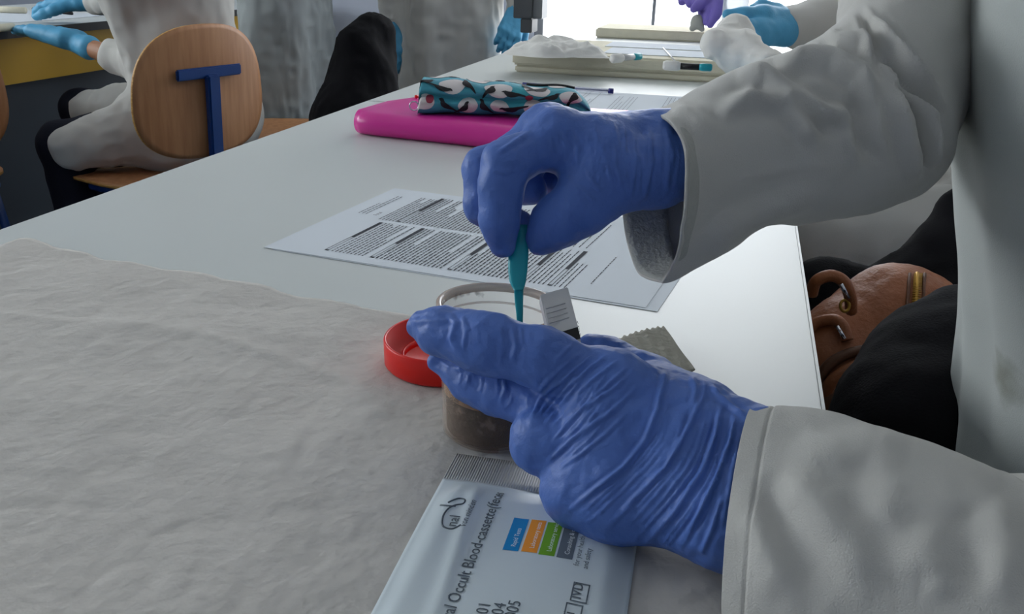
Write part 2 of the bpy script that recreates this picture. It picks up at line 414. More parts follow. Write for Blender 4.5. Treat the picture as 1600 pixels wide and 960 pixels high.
# ------------------------------------------------------------------ tables
def bench(label, s0, s1, t0, t1, edge, apron, group=None, ap_h=0.07, top='laminate', name='lab_table'):
    t = thing(name, label, 'table', R((s0 + s1) / 2, (t0 + t1) / 2, 0), 0, group)
    rbox('tabletop', s0 + 0.002, s1 - 0.002, t0 + 0.002, t1 - 0.002, TOP - 0.024, TOP, M[top], t, 0.0008)
    e = M[edge]
    for (a, b, c, d) in ((s0, s0 + 0.0018, t0, t1), (s1 - 0.0018, s1, t0, t1), (s0 + 0.002, s1 - 0.002, t0, t0 + 0.0018), (s0 + 0.002, s1 - 0.002, t1 - 0.0018, t1)):
        rbox('edge_band', a, b, c, d, TOP - 0.024, TOP - 0.0005, e, t)
    i = 0.03
    for (a, b, c, d) in ((s0 + i, s0 + i + .02, t0 + i, t1 - i), (s1 - i - .02, s1 - i, t0 + i, t1 - i), (s0 + i + .02, s1 - i - .02, t0 + i, t0 + i + .02), (s0 + i + .02, s1 - i - .02, t1 - i - .02, t1 - i)):
        rbox('apron', a, b, c, d, TOP - 0.024 - ap_h, TOP - 0.0245, M[apron], t)
    for a in (s0 + 0.05, s1 - 0.09):
        for b in (t0 + 0.05, t1 - 0.09): rbox('leg', a, a + 0.04, b, b + 0.04, 0, TOP - 0.0245, M['steel'], t, 0.003)
    return t
bench('white laminate table nearest the lens, under the paper and the red lid', -0.57, 0.061, -0.30, 1.316, 'laminate', 'steel', 'white tables in one row')
bench('white laminate table farther up the row, under the cream foam trays', -0.57, 0.061, 1.3175, 3.12, 'laminate', 'steel', 'white tables in one row')
tb = bench('white bench with black edge and yellow panel at the far left', -2.75, -1.95, 0.9, 4.0, 'edge_black', 'yellow', None, 0.125, name='lab_bench')
rbox('lower_panel', -2.70, -2.04, 1.0, 3.9, 0.0, TOP - 0.155, M['navy'], tb)

# ------------------------------------------------------------------ bench paper on the table
def sheet_surface(name, quad, nu, nv, zfun, material, parent=None, edge=None, th=0.0004):
    q = [np.asarray(p, float) for p in quad]; V = []
    for i in range(nu):
        for j in range(nv):
            u = i / (nu - 1); v = j / (nv - 1)
            if edge is not None: u2, v2 = edge(u, v)
            else: u2, v2 = u, v
            p = (q[0] * (1 - u2) + q[1] * u2) * (1 - v2) + (q[3] * (1 - u2) + q[2] * u2) * v2
            V.append(p)
    V = np.array(V); V[:, 2] += zfun(V)
    o = link_mesh(name, V, grid_faces(nu, nv), material, parent)
    return solidify(o, th, 1.0)
def liner_z(V):
    n = vnoise(V, 22, 1) * 0.0030 + np.abs(vnoise(V, 55, 2)) * 0.0016 + np.abs(vnoise(V, 110, 3)) * 0.0010
    d = V[:, 0] * 0.35 + V[:, 1]
    n += 0.0010 * np.exp(-((d - 0.405 - 0.01 * np.sin(V[:, 0] * 25)) / 0.006) ** 2) + 0.0014 * np.exp(-((d - 0.545 - 0.006 * np.sin(V[:, 0] * 40)) / 0.005) ** 2)
    cupd = np.hypot(V[:, 0] + 0.008, V[:, 1] - 0.372); flat = np.clip((cupd - 0.03) / 0.03, 0, 1)
    lid = np.hypot(V[:, 0] + 0.035, V[:, 1] - 0.455); flat *= np.clip((lid - 0.035) / 0.03, 0, 1)
    return 0.0022 + np.maximum(n, -0.0012) * flat * 1.1
def liner_edge(u, v):
    v2 = v; 
    if v > 0.97: v2 = v + 0.004 * math.sin(u * 60) * (v - 0.97) / 0.03 + 0.006 * math.sin(u * 17 + 1) * (v - 0.97) / 0.03
    return u + (0.006 * math.sin(v * 23) if u > 0.98 else 0), v2
lq = [np.array([-0.60, 0.055, TOP]), np.array([0.135, 0.02, TOP]), np.array([0.094, 0.452, TOP]), np.array([-0.385, 0.655, TOP])]
lq[0] = np.array([-0.470, 0.14, TOP])
o = sheet_surface('bench_paper', lq, 200, 150, liner_z, M['liner'], None, liner_edge)
tag(o, 'large crinkled off-white bench paper spread over the near table', 'paper')

# grey torn paper towel corner behind the lower hand
tv = []; tf = []
tw = [PZ(950, 552, TOP), PZ(1036, 526, TOP), PZ(1085, 590, TOP), PZ(1010, 640, TOP)]
nu, nv = 40, 24
for i in range(nu):
    for j in range(nv):
        u = i / (nu - 1); v = j / (nv - 1); p = (tw[0] * (1 - u) + tw[1] * u) * (1 - v) + (tw[3] * (1 - u) + tw[2] * u) * v
        if v < 0.05: p = p + np.array([0, 0.0010 * (1 if (i // 2) % 2 else -1), 0])
        p[2] = TOP + 0.0045 + 0.002 * math.sin(u * 3) + 0.0003 * math.sin(u * 31 + v * 9) + 0.002 * (1 - v); tv.append(p)
o = link_mesh('paper_towel', tv, grid_faces(nu, nv), M['towel']); solidify(o, 0.0007, 1.0)
tag(o, 'grey paper towel corner with saw-toothed edge behind the lower violet-blue glove', 'paper towel')

# ------------------------------------------------------------------ printed sheets
A0, B0, D0 = PZ(412, 388, TOP), PZ(1013, 485, TOP), PZ(592, 296, TOP)
ux = unit(B0 - A0); ux[2] = 0; ux = unit(ux); vy = np.array([-ux[1], ux[0], 0.0])       # ux runs down the page, vy along the lines
LX, LY = 0.303, 0.212
def paper_sheet(org, ux, vy, LX, LY, z, label, group):
    q = [org, org + ux * LX, org + ux * LX + vy * LY, org]; V = []
    n1, n2 = 30, 20
    for i in range(n1):
        for j in range(n2):
            p = org + ux * LX * i / (n1 - 1) + vy * LY * j / (n2 - 1); p = p.copy(); p[2] = z + 0.00015 * (1 + math.sin(i * 0.3 + j * 0.15)); V.append(p)
    o = link_mesh('sheet', V, grid_faces(n1, n2), M['paper'], smooth=False); solidify(o, 0.0001, -1.0)
    o.name = 'printed_sheet'; tag(o, label, 'paper', group); return o
s2 = paper_sheet(A0 + ux * 0.0085 + vy * -0.001 + np.array([0, 0, 0.0]), ux, vy, LX, LY, TOP + 0.0002, 'lower printed sheet peeking out under the top page behind the cup', None)
s1 = paper_sheet(A0, unit(ux + vy * 0.006), unit(vy - ux * 0.006), LX, LY, TOP + 0.0006, 'top printed page of dense text in two columns lying behind the cup', None)
def print_lines(parent, org, ux, vy, z, blocks, seed=3, mat_=None):
    """blocks: (x along page, count, step, y0, y1) rows of word dashes"""
    rng = random.Random(seed); V = []; Fc = []
    def quad(x0, x1, y0, y1):
        n = len(V)
        for (x, y) in ((x0, y0), (x1, y0), (x1, y1), (x0, y1)):
            p = org + ux * x + vy * y; p = p.copy(); p[2] = z; V.append(p)
        Fc.append((n, n + 1, n + 2, n + 3))
    for (x0, n, st, y0, y1, hgt) in blocks:
        for i in range(n):
            y = y0; end = y1 if rng.random() < 0.8 else y0 + (y1 - y0) * rng.uniform(0.4, 0.95)
            while y < end:
                l = rng.uniform(0.002, 0.008); quad(x0 + i * st, x0 + i * st + hgt, y, min(y + l, end)); y += l + 0.0011
    o = link_mesh('printed_text', V, Fc, mat_ or M['ink'], parent, smooth=False); o['kind'] = 'stuff'; return o
zz = TOP + 0.00105
blk = [(0.040, 6, 0.0033, 0.108, 0.190, 0.0009), (0.014, 3, 0.0036, 0.118, 0.185, 0.0008),
       (0.063, 32, 0.00335, 0.108, 0.196, 0.0011), (0.052, 9, 0.00335, 0.014, 0.100, 0.0010), (0.091, 17, 0.00335, 0.014, 0.100, 0.0011),
       (0.156, 15, 0.00335, 0.014, 0.100, 0.0011), (0.2115, 5, 0.0034, 0.014, 0.100, 0.0009), (0.234, 3, 0.0036, 0.014, 0.07, 0.0008),
       (0.183, 11, 0.0034, 0.108, 0.196, 0.0010), (0.222, 2, 0.006, 0.108, 0.19, 0.0008), (0.256, 1, 0.0036, 0.03, 0.15, 0.0007)]
print_lines(s1, A0, ux, vy, zz, blk)
def bar_print(x, y0, y1, split=0.45, w=0.0034):
    V = []; Fc = []
    def q(x0, x1, a, b):
        n = len(V)
        for (p_, y) in ((x0, a), (x1, a), (x1, b), (x0, b)):
            p = A0 + ux * p_ + vy * y; p[2] = zz + 0.0001; V.append(p)
        Fc.append((n, n + 1, n + 2, n + 3))
    ym = y0 + (y1 - y0) * split
    q(x, x + w, ym, y1); q(x, x + 0.0005, y0, ym); q(x + w - 0.0005, x + w, y0, ym); q(x, x + w, y0, y0 + 0.002)
    link_mesh('heading_bar', V, Fc, M['ink'], s1, smooth=False)
for (x, c) in ((0.046, 0), (0.086, 0), (0.151, 0), (0.2065, 0), (0.229, 0)): bar_print(x, 0.014, 0.100)
for x in (0.058, 0.178): bar_print(x, 0.108, 0.196)
text('heading_text', 'Fecal', 0.0055, A0 + ux * 0.036 + vy * 0.112 + np.array([0, 0, 0.0028]), vy, -ux, M['ink'], s1)

# far sheet and pale pink sleeve beyond the binder
p0 = PZ(800, 150, TOP)
fx, fy = R(1, 0), R(0, 1)
fs = paper_sheet(R(-0.31, 1.36, 0), fx, fy, 0.30, 0.21, TOP + 0.0004, 'printed sheet lying beyond the pencil case under the pen', None)
print_lines(fs, R(-0.31, 1.36, 0), fx, fy, TOP + 0.0009, [(0.05, 5, 0.006, 0.02, 0.19, 0.0011), (0.11, 6, 0.006, 0.02, 0.17, 0.001), (0.19, 9, 0.006, 0.02, 0.19, 0.001)], 5, M['ink_light'])

# ------------------------------------------------------------------ foil pouch
pa, pb = PZ(690, 738, TOP), PZ(575, 962, TOP)
pu = unit(PZ(942, 850, TOP) - PZ(703, 800, TOP)); pu[2] = 0; pu = unit(pu)      # across the pouch
pv = unit(PZ(690, 752, TOP) - PZ(590, 940, TOP)); pv[2] = 0; pv = unit(pv)
pn = unit(np.cross(pv, [0, 0, 1])); pu = -pn if np.dot(-pn, pu) > 0 else pn
ptl = PZ(692, 748, TOP + 0.004); PW, PH = 0.086, 0.135
def pouch_z(u, v):    # u across 0..1, v down 0..1 -> height
    e = max(0.0, min(1.0, min(u, 1 - u) / 0.12)) * max(0.0, min(1.0, v / 0.12)) * max(0.0, min(1.0, (1 - v) / 0.12))
    return 0.0036 + 0.0042 * (e * e * (3 - 2 * e)) + 0.0006 * math.sin(u * 9 + v * 5) + 0.0012 * math.exp(-((u - 0.2 - 0.1 * v) / 0.03) ** 2) * e
def pouch_p(u, v, lift=0.0):
    p = ptl + pu * PW * u - pv * PH * v; p = p.copy(); p[2] = TOP + pouch_z(u, max(0, v)) + lift; return p
pouch = thing('foil_pouch', 'silvery blue foil test pouch with printed colour bars lying below the cup', 'pouch', ptl)
nu, nv = 60, 80; V = [pouch_p(i / (nu - 1), j / (nv - 1)) for i in range(nu) for j in range(nv)]
Vb = [np.array([p[0], p[1], TOP + 0.0034]) for p in V]
solidify(link_mesh('front_foil', V, grid_faces(nu, nv), M['foil'], pouch), 0.0003, -1.0)
nu, nv = 300, 6; V = []
for i in range(nu):
    for j in range(nv):
        u = i / (nu - 1); v = j / (nv - 1) * 0.022; p = ptl + pu * PW * u + pv * v; p = p.copy()
        p[2] = TOP + 0.0037 + 0.00018 * math.sin(u * PW / 0.0011 * 2 * math.pi); V.append(p)
solidify(link_mesh('top_seal', V, grid_faces(nu, nv), M['foil_seal'], pouch), 0.0003, -1.0)
def ptext(body, size, px, py, m, nm='print_lettering', par=pouch, up=False, off=0.0, lift=0.0006):
    """lettering that runs up the pouch (towards the cup) from the point seen at px,py"""
    org = PZ(px, py, TOP + 0.0085)
    q = text(nm, body, size, org, pv, -pu, m, par, 0.0, off=off)
    for vt in q.data.vertices:
        d = np.array(vt.co) - ptl; u = np.dot(d, pu) / PW; v = -np.dot(d, pv) / PH; vt.co.z = TOP + pouch_z(min(max(u, 0), 1), min(max(v, 0), 1)) + lift
    return q
def pquad(name, px, py, wid, lng, m, lift=0.0004, par=pouch):
    org = PZ(px, py, TOP + 0.0085); V = []; n = 10
    for i in range(n):
        for j in range(n):
            p = org + pu * wid * i / (n - 1) + pv * lng * j / (n - 1); d = p - ptl; u = np.dot(d, pu) / PW; v = -np.dot(d, pv) / PH
            p = p.copy(); p[2] = TOP + pouch_z(min(max(u, 0), 1), min(max(v, 0), 1)) + lift; V.append(p)
    return link_mesh(name, V, grid_faces(n, n), m, par, smooth=False)
pm = {}
ptext('Fecal Occult Blood-cassette(feces', 0.0064, 698, 988, M['print_grey'], off=0.006)
ptext('101', 0.0062, 758, 972, M['print_grey']); ptext('2404', 0.0062, 779, 984, M['print_grey']); ptext('2005', 0.0062, 803, 980, M['print_grey'])
bars = [(785, 857, 'print_blue', 'Rapid Tests'), (814, 861, 'print_orange', 'Laboratory tests'), (841, 867, 'print_green', 'Laboratory service'), (869, 872, 'print_slate', 'Consulting & care')]
for i, (x, y, m, tx) in enumerate(bars):
    qd = pquad('colour_bar', x, y, 0.0060, 0.0215, M[m])
    ptext(tx, 0.0026, x + 20, y - 2, M['print_white'], 'bar_lettering', par=qd, lift=0.0009)
ptext('for your health', 0.0030, 904, 886, M['print_grey']); ptext('and safety', 0.0030, 918, 890, M['print_grey'])
def pframe(px, py, wd, lg, th=0.0005):
    org = PZ(px, py, TOP + 0.0085); V = []; Fc = []
    for (a0, a1, b0, b1) in ((0, wd, 0, th), (0, wd, lg - th, lg), (0, th, 0, lg), (wd - th, wd, 0, lg)):
        n = len(V)
        for (a, b) in ((a0, b0), (a1, b0), (a1, b1), (a0, b1)):
            p = org + pu * a + pv * b; d = p - ptl; u = np.dot(d, pu) / PW; v = -np.dot(d, pv) / PH; p[2] = TOP + pouch_z(u, v) + 0.0006; V.append(p)
        Fc.append((n, n + 1, n + 2, n + 3))
    return link_mesh('symbol_box', V, Fc, M['print_grey'], pouch, smooth=False)
pframe(890, 938, 0.0060, 0.0100); ptext('IVD', 0.0052, 907, 936, M['print_grey'], off=0.008)
pframe(880, 962, 0.0060, 0.0070); ptext('i', 0.0056, 897, 960, M['print_grey'], off=0.012)
ptext('nal', 0.0062, 712, 824, M['print_grey'], 'logo_lettering', off=0.006); ptext('von minden', 0.0038, 727, 826, M['print_grey'], 'logo_lettering')
def pcurve(pts, r=0.00035):
    P = smooth_path([PZ(x, y, TOP + 0.0085) for x, y in pts], 5)
    for p in P:
        d = p - ptl; u = np.dot(d, pu) / PW; v = -np.dot(d, pv) / PH; p[2] = TOP + pouch_z(min(max(u, 0), 1), min(max(v, 0), 1)) + 0.0003
    return tube('logo_outline', P, r, M['print_grey'], pouch, 6)
pcurve([(720, 822), (706, 826), (692, 822), (692, 808), (700, 796), (712, 790), (724, 788), (726, 782), (716, 780), (700, 786)], 0.0004)
pcurve([(688, 786), (698, 791), (712, 792)], 0.0004)

# ------------------------------------------------------------------ specimen cup, lid, swab, slip
CX, CY, CZ = -0.0085, 0.376, TOP + 0.0028
cup = thing('specimen_cup', 'clear plastic specimen cup with dark brown sample held by the lower hand', 'cup', (CX, CY, CZ))
H = 0.0655; r0, r1 = 0.0235, 0.0275
axis = unit([0.05, 0.0, 1]); org = np.array([CX, CY, CZ])
prof = [(0.001, 0.0), (r0 - 0.002, 0.0), (r0, 0.002)] + [(r0 + (r1 - r0) * k / 10, 0.002 + (H - 0.004) * k / 10) for k in range(1, 11)]
inner = [(r - 0.0009, max(z, 0.0015)) for r, z in reversed(prof)]; inner[-1] = (0.001, 0.0015)
lathe('cup_wall', org, prof + inner, M['cup'], cup, 72, axis)
lathe('rim', org, [(r1, H - 0.004), (r1 + 0.0016, H - 0.0032), (r1 + 0.0018, H - 0.0005), (r1 + 0.0006, H), (r1 - 0.0008, H - 0.0004), (r1 - 0.0009, H - 0.004)], M['cup_rim'], cup, 72, axis, True)
lathe('thread_ridge', org, [(r1 - 0.0002, H - 0.0105), (r1 + 0.0009, H - 0.010), (r1 - 0.0002, H - 0.0093)], M['cup_rim'], cup, 72, axis)
nr, na = 14, 48; V = []
sh = 0.030
pf = [(0.0005, 0.0017), (r0 - 0.0035, 0.0017), (r0 - 0.0019, 0.004)] + [(r0 - 0.0019 + (r1 - r0) * (z - 0.002) / H, z) for z in (0.010, 0.016, 0.023, 0.030)]
for r, z in pf:
    for k in range(na):
        a = 2 * math.pi * k / na; zz2 = z + (0.006 * math.sin(a * 2 + 1) + 0.003 * math.sin(a * 5)) * (z / 0.030) ** 2
        V.append(org + np.array([math.cos(a) * r + axis[0] * zz2, math.sin(a) * r, zz2]))
for r, z in ((0.016, 0.022), (0.008, 0.019), (0.0008, 0.018)):
    for k in range(na):
        a = 2 * math.pi * k / na; V.append(org + np.array([math.cos(a) * r, math.sin(a) * r, z + 0.004 * math.sin(a * 2 + 1) * r / 0.016]))
link_mesh('brown_sample', V, grid_faces(len(pf) + 3, na, False, True), M['sludge'], cup)
lathe('smear_film', org, [(r0 - 0.0011 + (r1 - r0) * z / H, z) for z in (0.022, 0.030, 0.038, 0.046)], M['smear'], cup, 48, axis)

LO = PZ(665, 560, TOP + 0.004); LO = np.array([-0.0370, 0.452, TOP + 0.0030])
lid = thing('screw_lid', 'upturned red plastic screw lid lying left of the cup', 'lid', LO)
lr = 0.0335
lathe('lid_shell', LO, [(0.0005, 0.0), (lr - 0.0012, 0.0), (lr, 0.0015), (lr + 0.0002, 0.0145), (lr - 0.0004, 0.0155), (lr - 0.0014, 0.0150), (lr - 0.0017, 0.0022), (0.0005, 0.0020)], M['red'], lid, 96)
lathe('sealing_ring', LO, [(0.0225, 0.0021), (0.0225, 0.0060), (0.0237, 0.0060), (0.0237, 0.0021)], M['red'], lid, 72)

def slab_profile(name, pts, th, material, parent, nrm):
    """pts: list of (left point, right point) -> rounded flat bar along the list"""
    P = []; Fc = []; seg = 16
    for (l, r) in pts:
        c = (l + r) / 2; h = (r - l) / 2
        for k in range(seg):
            a = 2 * math.pi * k / seg; ca, sa = math.cos(a), math.sin(a)
            P.append(c + h * (abs(ca) ** 0.6) * (1 if ca > 0 else -1) + nrm * min(th, np.linalg.norm(h)) * (abs(sa) ** 0.6) * (1 if sa > 0 else -1))
    n = len(pts)
    for i in range(n - 1):
        for k in range(seg):
            k2 = (k + 1) % seg; Fc.append((i * seg + k, i * seg + k2, (i + 1) * seg + k2, (i + 1) * seg + k))
    Fc.append(tuple(range(seg))); Fc.append(tuple((n - 1) * seg + k for k in range(seg))[::-1])
    return link_mesh(name, P, Fc, material, parent)
sw = thing('sampling_stick', 'teal plastic sampling stick held upright in the cup by the upper hand', 'stick', D(813, 500, .40))
hp = [(806, 826, 352, .408), (804, 827, 362, .408), (803, 826, 380, .407), (797, 826, 392, .406), (794, 826, 400, .406), (794, 824, 425, .404), (796, 822, 440, .403), (799, 820, 447, .402), (803, 818, 454, .402)]
slab_profile('handle', [(D(a, y, d), D(b, y, d)) for a, b, y, d in hp], 0.0024, M['teal'], sw, FWD)
tp = [(803, 818, 452, .402), (804, 817.5, 470, .402), (806.5, 817.5, 490, .402), (807.5, 817, 505, .403), (808, 817, 540, .404), (809, 816, 580, .405)]
slab_profile('stem', [(D(a, y, d), D(b, y, d)) for a, b, y, d in tp], 0.0018, M['teal'], sw, FWD)

# flat translucent tube cap gripped between thumb and forefinger
sl = thing('clear_tube', 'flat translucent plastic tube with ribbed cap sticking up beside the cup', 'tube', D(890, 540, .385))
e1 = unit(D(887, 454, .383) - D(842, 467, .380)); e2 = unit(D(904, 520, .372) - D(887, 454, .383)); e3 = np.cross(e1, e2)
c0 = (D(842, 467, .380) + D(887, 454, .383)) / 2
def sbox(name, a, b, c, ha, hb, hc, m, par=sl, bev=0.0004): return box(name, c0 + e1 * a + e2 * b + e3 * c, (ha, hb, hc), m, par, (e1, e2, e3), bev)
sbox('cap', 0, 0.011, 0.0, 0.0064, 0.011, 0.0032, M['slip'])
for k in range(4): sbox('rib', -0.001, 0.0075 + k * 0.0024, -0.0034, 0.0044, 0.0003, 0.0003, M['slip'], bev=0)
sbox('tube_body', 0, 0.0300, 0.0, 0.0060, 0.0078, 0.0030, M['slip'])
sbox('black_label', 0.0012, 0.0233, -0.0036, 0.0048, 0.0026, 0.0004, M['edge_black'], bev=0)
text('side_lettering', 'LOT', 0.0040, c0 + e1 * 0.0068 + e2 * 0.017 + e3 * -0.0030, e2, e3, M['ink'], sl)

# ------------------------------------------------------------------ pink binder, pencil case, pen
bl, br = PZ(548, 212, TOP), PZ(749, 234, TOP); bu = unit(br - bl); bv = np.array([-bu[1], bu[0], 0.0])
BL, BW, BT = 0.385, 0.245, 0.030
borg = bl + bu * 0.002
bd = thing('ring_binder', 'magenta plastic ring binder lying flat under the bird-print pencil case', 'binder', borg)
def binder_pt(a, b, z): return np.array([*(borg + bu * a + bv * b)[:2], TOP + z])
# wrap: bottom cover, rounded spine, top cover
pr = [(BW, 0.001)] + [(x, 0.001) for x in (0.12, 0.03)] + [(0.015 - 0.0145 * math.sin(t), 0.0155 - 0.0145 * math.cos(t)) for t in np.linspace(0.1, math.pi - 0.15, 12)] + [(0.03, BT), (0.09, BT + 0.001), (BW - 0.03, BT - 0.006), (BW, BT - 0.009)]
V = []; na = 40
for i in range(na):
    a = BL * i / (na - 1)
    for (b, z) in pr:
        rr = 0.010 * (1 - min(1, min(i, na - 1 - i) / 3.0)) ** 2
        V.append(binder_pt(a, b if b > 0.02 else b + rr * 0.6, z if z < 0.02 else z - 0.0008 * math.sin(i * 0.35)))
solidify(link_mesh('cover', V, grid_faces(na, len(pr)), M['pink'], bd), 0.0016, 0.0)
box('page_block', binder_pt(BL / 2, 0.135, 0.011), (BL / 2 - 0.02, 0.10, 0.008), M['paper'], bd, (bu, bv, np.array([0, 0, 1.0])), 0.001)
tube('closing_cord', [binder_pt(0.005, 0.19, BT - 0.003), binder_pt(0.003, 0.165, BT - 0.001), binder_pt(0.012, 0.15, BT + 0.001)], 0.0022, M['red'], bd)
# pencil case
ca, cb = D(650, 160, 1.19), D(926, 172, 1.20); 
ca = PZ(652, 171, TOP + BT + 0.008); cb = PZ(926, 178, TOP + BT + 0.008)
cu_ = unit(cb - ca); cv = np.array([-cu_[1], cu_[0], 0.0]); CL = float(np.linalg.norm(cb - ca))
case = thing('pencil_case', 'soft pencil case printed with black birds on teal and white, on the magenta binder', 'pencil case', (ca + cb) / 2)
CZ0 = TOP + BT + 0.0015
def case_pt(u, th, lift=0.0):
    """u along 0..1, th round the section from front bottom over the top to back"""
    e = max(0.02, min(1, (u / 0.02)) ** 0.5) * max(0.02, min(1.0, (1 - u) / 0.10)) ** 0.42
    hw = 0.034 * (0.7 + 0.3 * e); hh = 0.0215 * e * (1 - 0.28 * u)
    x = -math.cos(th); y = math.sin(th)
    sx = math.copysign(abs(x) ** 0.75, x); sy = math.copysign(abs(y) ** 0.8, y)
    pin = 0.0085 * math.exp(-((th - 0.10) / 0.12) ** 2)          # seam groove where the two layers meet
    rad = 1 + lift / 0.02 - pin / 0.03
    p = ca + cu_ * CL * u + cv * (0.026 + sx * hw * rad)
    z = CZ0 + hh + sy * hh * rad
    z += 0.0012 * math.sin(u * 21 + th * 2) * e
    return np.array([p[0], p[1], z])
nu, nv = 80, 72
V = [case_pt(i / (nu - 1), -math.pi / 2 + 2 * math.pi * j / nv) for i in range(nu) for j in range(nv)]
Fc = grid_faces(nu, nv, False, True); Fc.append(tuple(range(nv))[::-1]); Fc.append(tuple((nu - 1) * nv + j for j in range(nv)))
link_mesh('cloth_body', V, Fc, M['case_teal'], case)
def decal(name, outline, cx, cy, sc, rot, m, lift, flip=1):
    """flat print: outline in units of sc metres laid on the case surface, cx=u 0..1, cy=th"""
    V = []; Fc = []; n = len(outline); rings = 5
    for k in range(rings + 1):
        f = k / rings
        for (x, y) in outline:
            x2 = x * flip * f; y2 = y * f; xr = x2 * math.cos(rot) - y2 * math.sin(rot); yr = x2 * math.sin(rot) + y2 * math.cos(rot)
            u = cx + xr * sc / CL; th = cy + yr * sc / 0.030
            V.append(case_pt(min(max(u, 0.0), 0.995), th, lift))
    for k in range(rings):
        for i in range(n):
            i2 = (i + 1) % n; Fc.append((k * n + i, (k + 1) * n + i, (k + 1) * n + i2, k * n + i2))
    return link_mesh(name, V, Fc, m, case)
bird = [(-1.0, 0.42), (-0.78, 0.58), (-0.55, 0.60), (-0.3, 0.42), (0.0, 0.34), (0.4, 0.14), (0.8, -0.05), (1.25, -0.32), (1.7, -0.62), (1.55, -0.68), (1.0, -0.5), (0.7, -0.40), (0.3, -0.5), (-0.1, -0.5), (-0.45, -0.3), (-0.66, 0.05), (-0.74, 0.3)]
circ = [(math.cos(t) * (1 + 0.08 * math.sin(3 * t)), math.sin(t)) for t in np.linspace(0, 2 * math.pi, 22)[:-1]]
whites = [(0.20, 0.85, 0.0165), (0.46, 0.80, 0.0170), (0.68, 0.95, 0.0160), (0.87, 0.55, 0.0140), (0.05, -0.22, 0.0110), (0.29, -0.28, 0.0120), (0.47, -0.28, 0.0115), (0.66, -0.25, 0.012), (0.34, 1.9, 0.016), (0.58, 2.2, 0.016), (0.10, 2.1, 0.015), (0.80, 1.9, 0.015)]
for (x, y, s_) in whites: decal('white_patch', circ, x, y, s_, 0, M['case_white'], 0.0006)
birds = [(0.055, 1.05, 0.0105, 0.15, -1), (0.145, 0.62, 0.0125, -0.75, -1), (0.285, 0.95, 0.0125, -0.7, 1), (0.415, 0.72, 0.0125, 0.75, -1), (0.535, 0.52, 0.0125, 0.05, 1), (0.70, 1.15, 0.0120, 0.2, -1), (0.765, 0.55, 0.0120, 0.25, -1), (0.885, 0.55, 0.0120, 0.8, -1), (0.62, 1.25, 0.010, -0.4, 1),
         (0.17, -0.28, 0.0120, -0.3, 1), (0.265, -0.32, 0.0105, 0.5, -1), (0.385, -0.30, 0.0110, -0.6, 1), (0.53, -0.28, 0.0130, 0.6, 1), (0.46, 2.1, 0.013, 0.2, -1), (0.2, 2.2, 0.013, 0.4, 1), (0.70, 2.3, 0.013, -0.4, 1)]
for (x, y, s_, rt, fl) in birds: decal('bird_print', bird, x, y, s_, rt, M['case_black'], 0.0012, fl)
for (x, y) in ((0.075, -0.05), (0.635, 0.25)): decal('pink_spot', circ, x, y, 0.0048, 0, M['case_pink'], 0.0014)
tube('seam_piping', [case_pt(u, 0.10, -0.0006) for u in np.linspace(0.01, 0.93, 40)], 0.0011, M['case_black'], case, 6)
zp = [case_pt(u, 1.75 - 0.25 * (u - 0.6), 0.0010) for u in np.linspace(0.62, 0.9, 14)]
tube('zip', zp, 0.0022, M['zip'], case, 8)
rg = [ca + cu_ * (-0.004 + 0.0055 * math.cos(t)) + np.array([0, 0, 0.004 + 0.0055 * math.sin(t)]) for t in np.linspace(0, 2 * math.pi, 20)]
tube('ring', rg, 0.0008, M['chrome'], case, 8, False)
# pen
pA, pB = PZ(835, 134, TOP + 0.006), PZ(951, 142, TOP + 0.006)
pen = thing('ballpoint_pen', 'clear ballpoint pen with navy end lying beyond the pencil case', 'pen', pA)
tube('barrel', [pA, pA * .5 + pB * .5, pB], 0.0038, M['pen_clear'], pen, 10)
tube('ink_tube', [pA, pB], 0.0014, M['pen_blue'], pen, 8)
tube('cap', [pA - (pB - pA) * 0.16, pA + (pB - pA) * 0.20], 0.0046, M['pen_blue'], pen, 10)
tube('end_plug', [pB, pB + unit(pB - pA) * 0.008], 0.0047, M['pen_blue'], pen, 10)

# ------------------------------------------------------------------ foam trays and what lies on them
tr = thing('foam_tray', 'cream foam tray nearest the pencil case, holding swabs and tissue', 'tray', R(-0.2, 1.95, TOP))
TZ = TOP + 0.040
rbox('base_board', -0.45, 0.035, 1.79, 2.13, TOP + 0.0005, TOP + 0.014, M['foam'], tr, 0.003)
rbox('upper_board', -0.455, 0.040, 1.785, 2.135, TOP + 0.0145, TZ, M['foam'], tr, 0.004)
for (a, b, c, d, rz, lb) in ((-0.28, 0.0, 1.84, 1.97, 0, 'white paper slip nearest the front edge of the foam tray'), (-0.30, 0.02, 1.99, 2.11, 0, 'white paper slip at the back edge of the foam tray')):
    o = rbox('paper_slip', a, b, c, d, TZ + 0.0005, TZ + 0.0015, M['paper'], None); tag(o, lb, 'paper')
o = rbox('foam_tray', -0.44, 0.03, 2.72, 2.95, TOP + 0.0005, TOP + 0.028, M['foam'], None, 0.004); tag(o, 'second low cream foam tray at the window end of the table', 'tray')
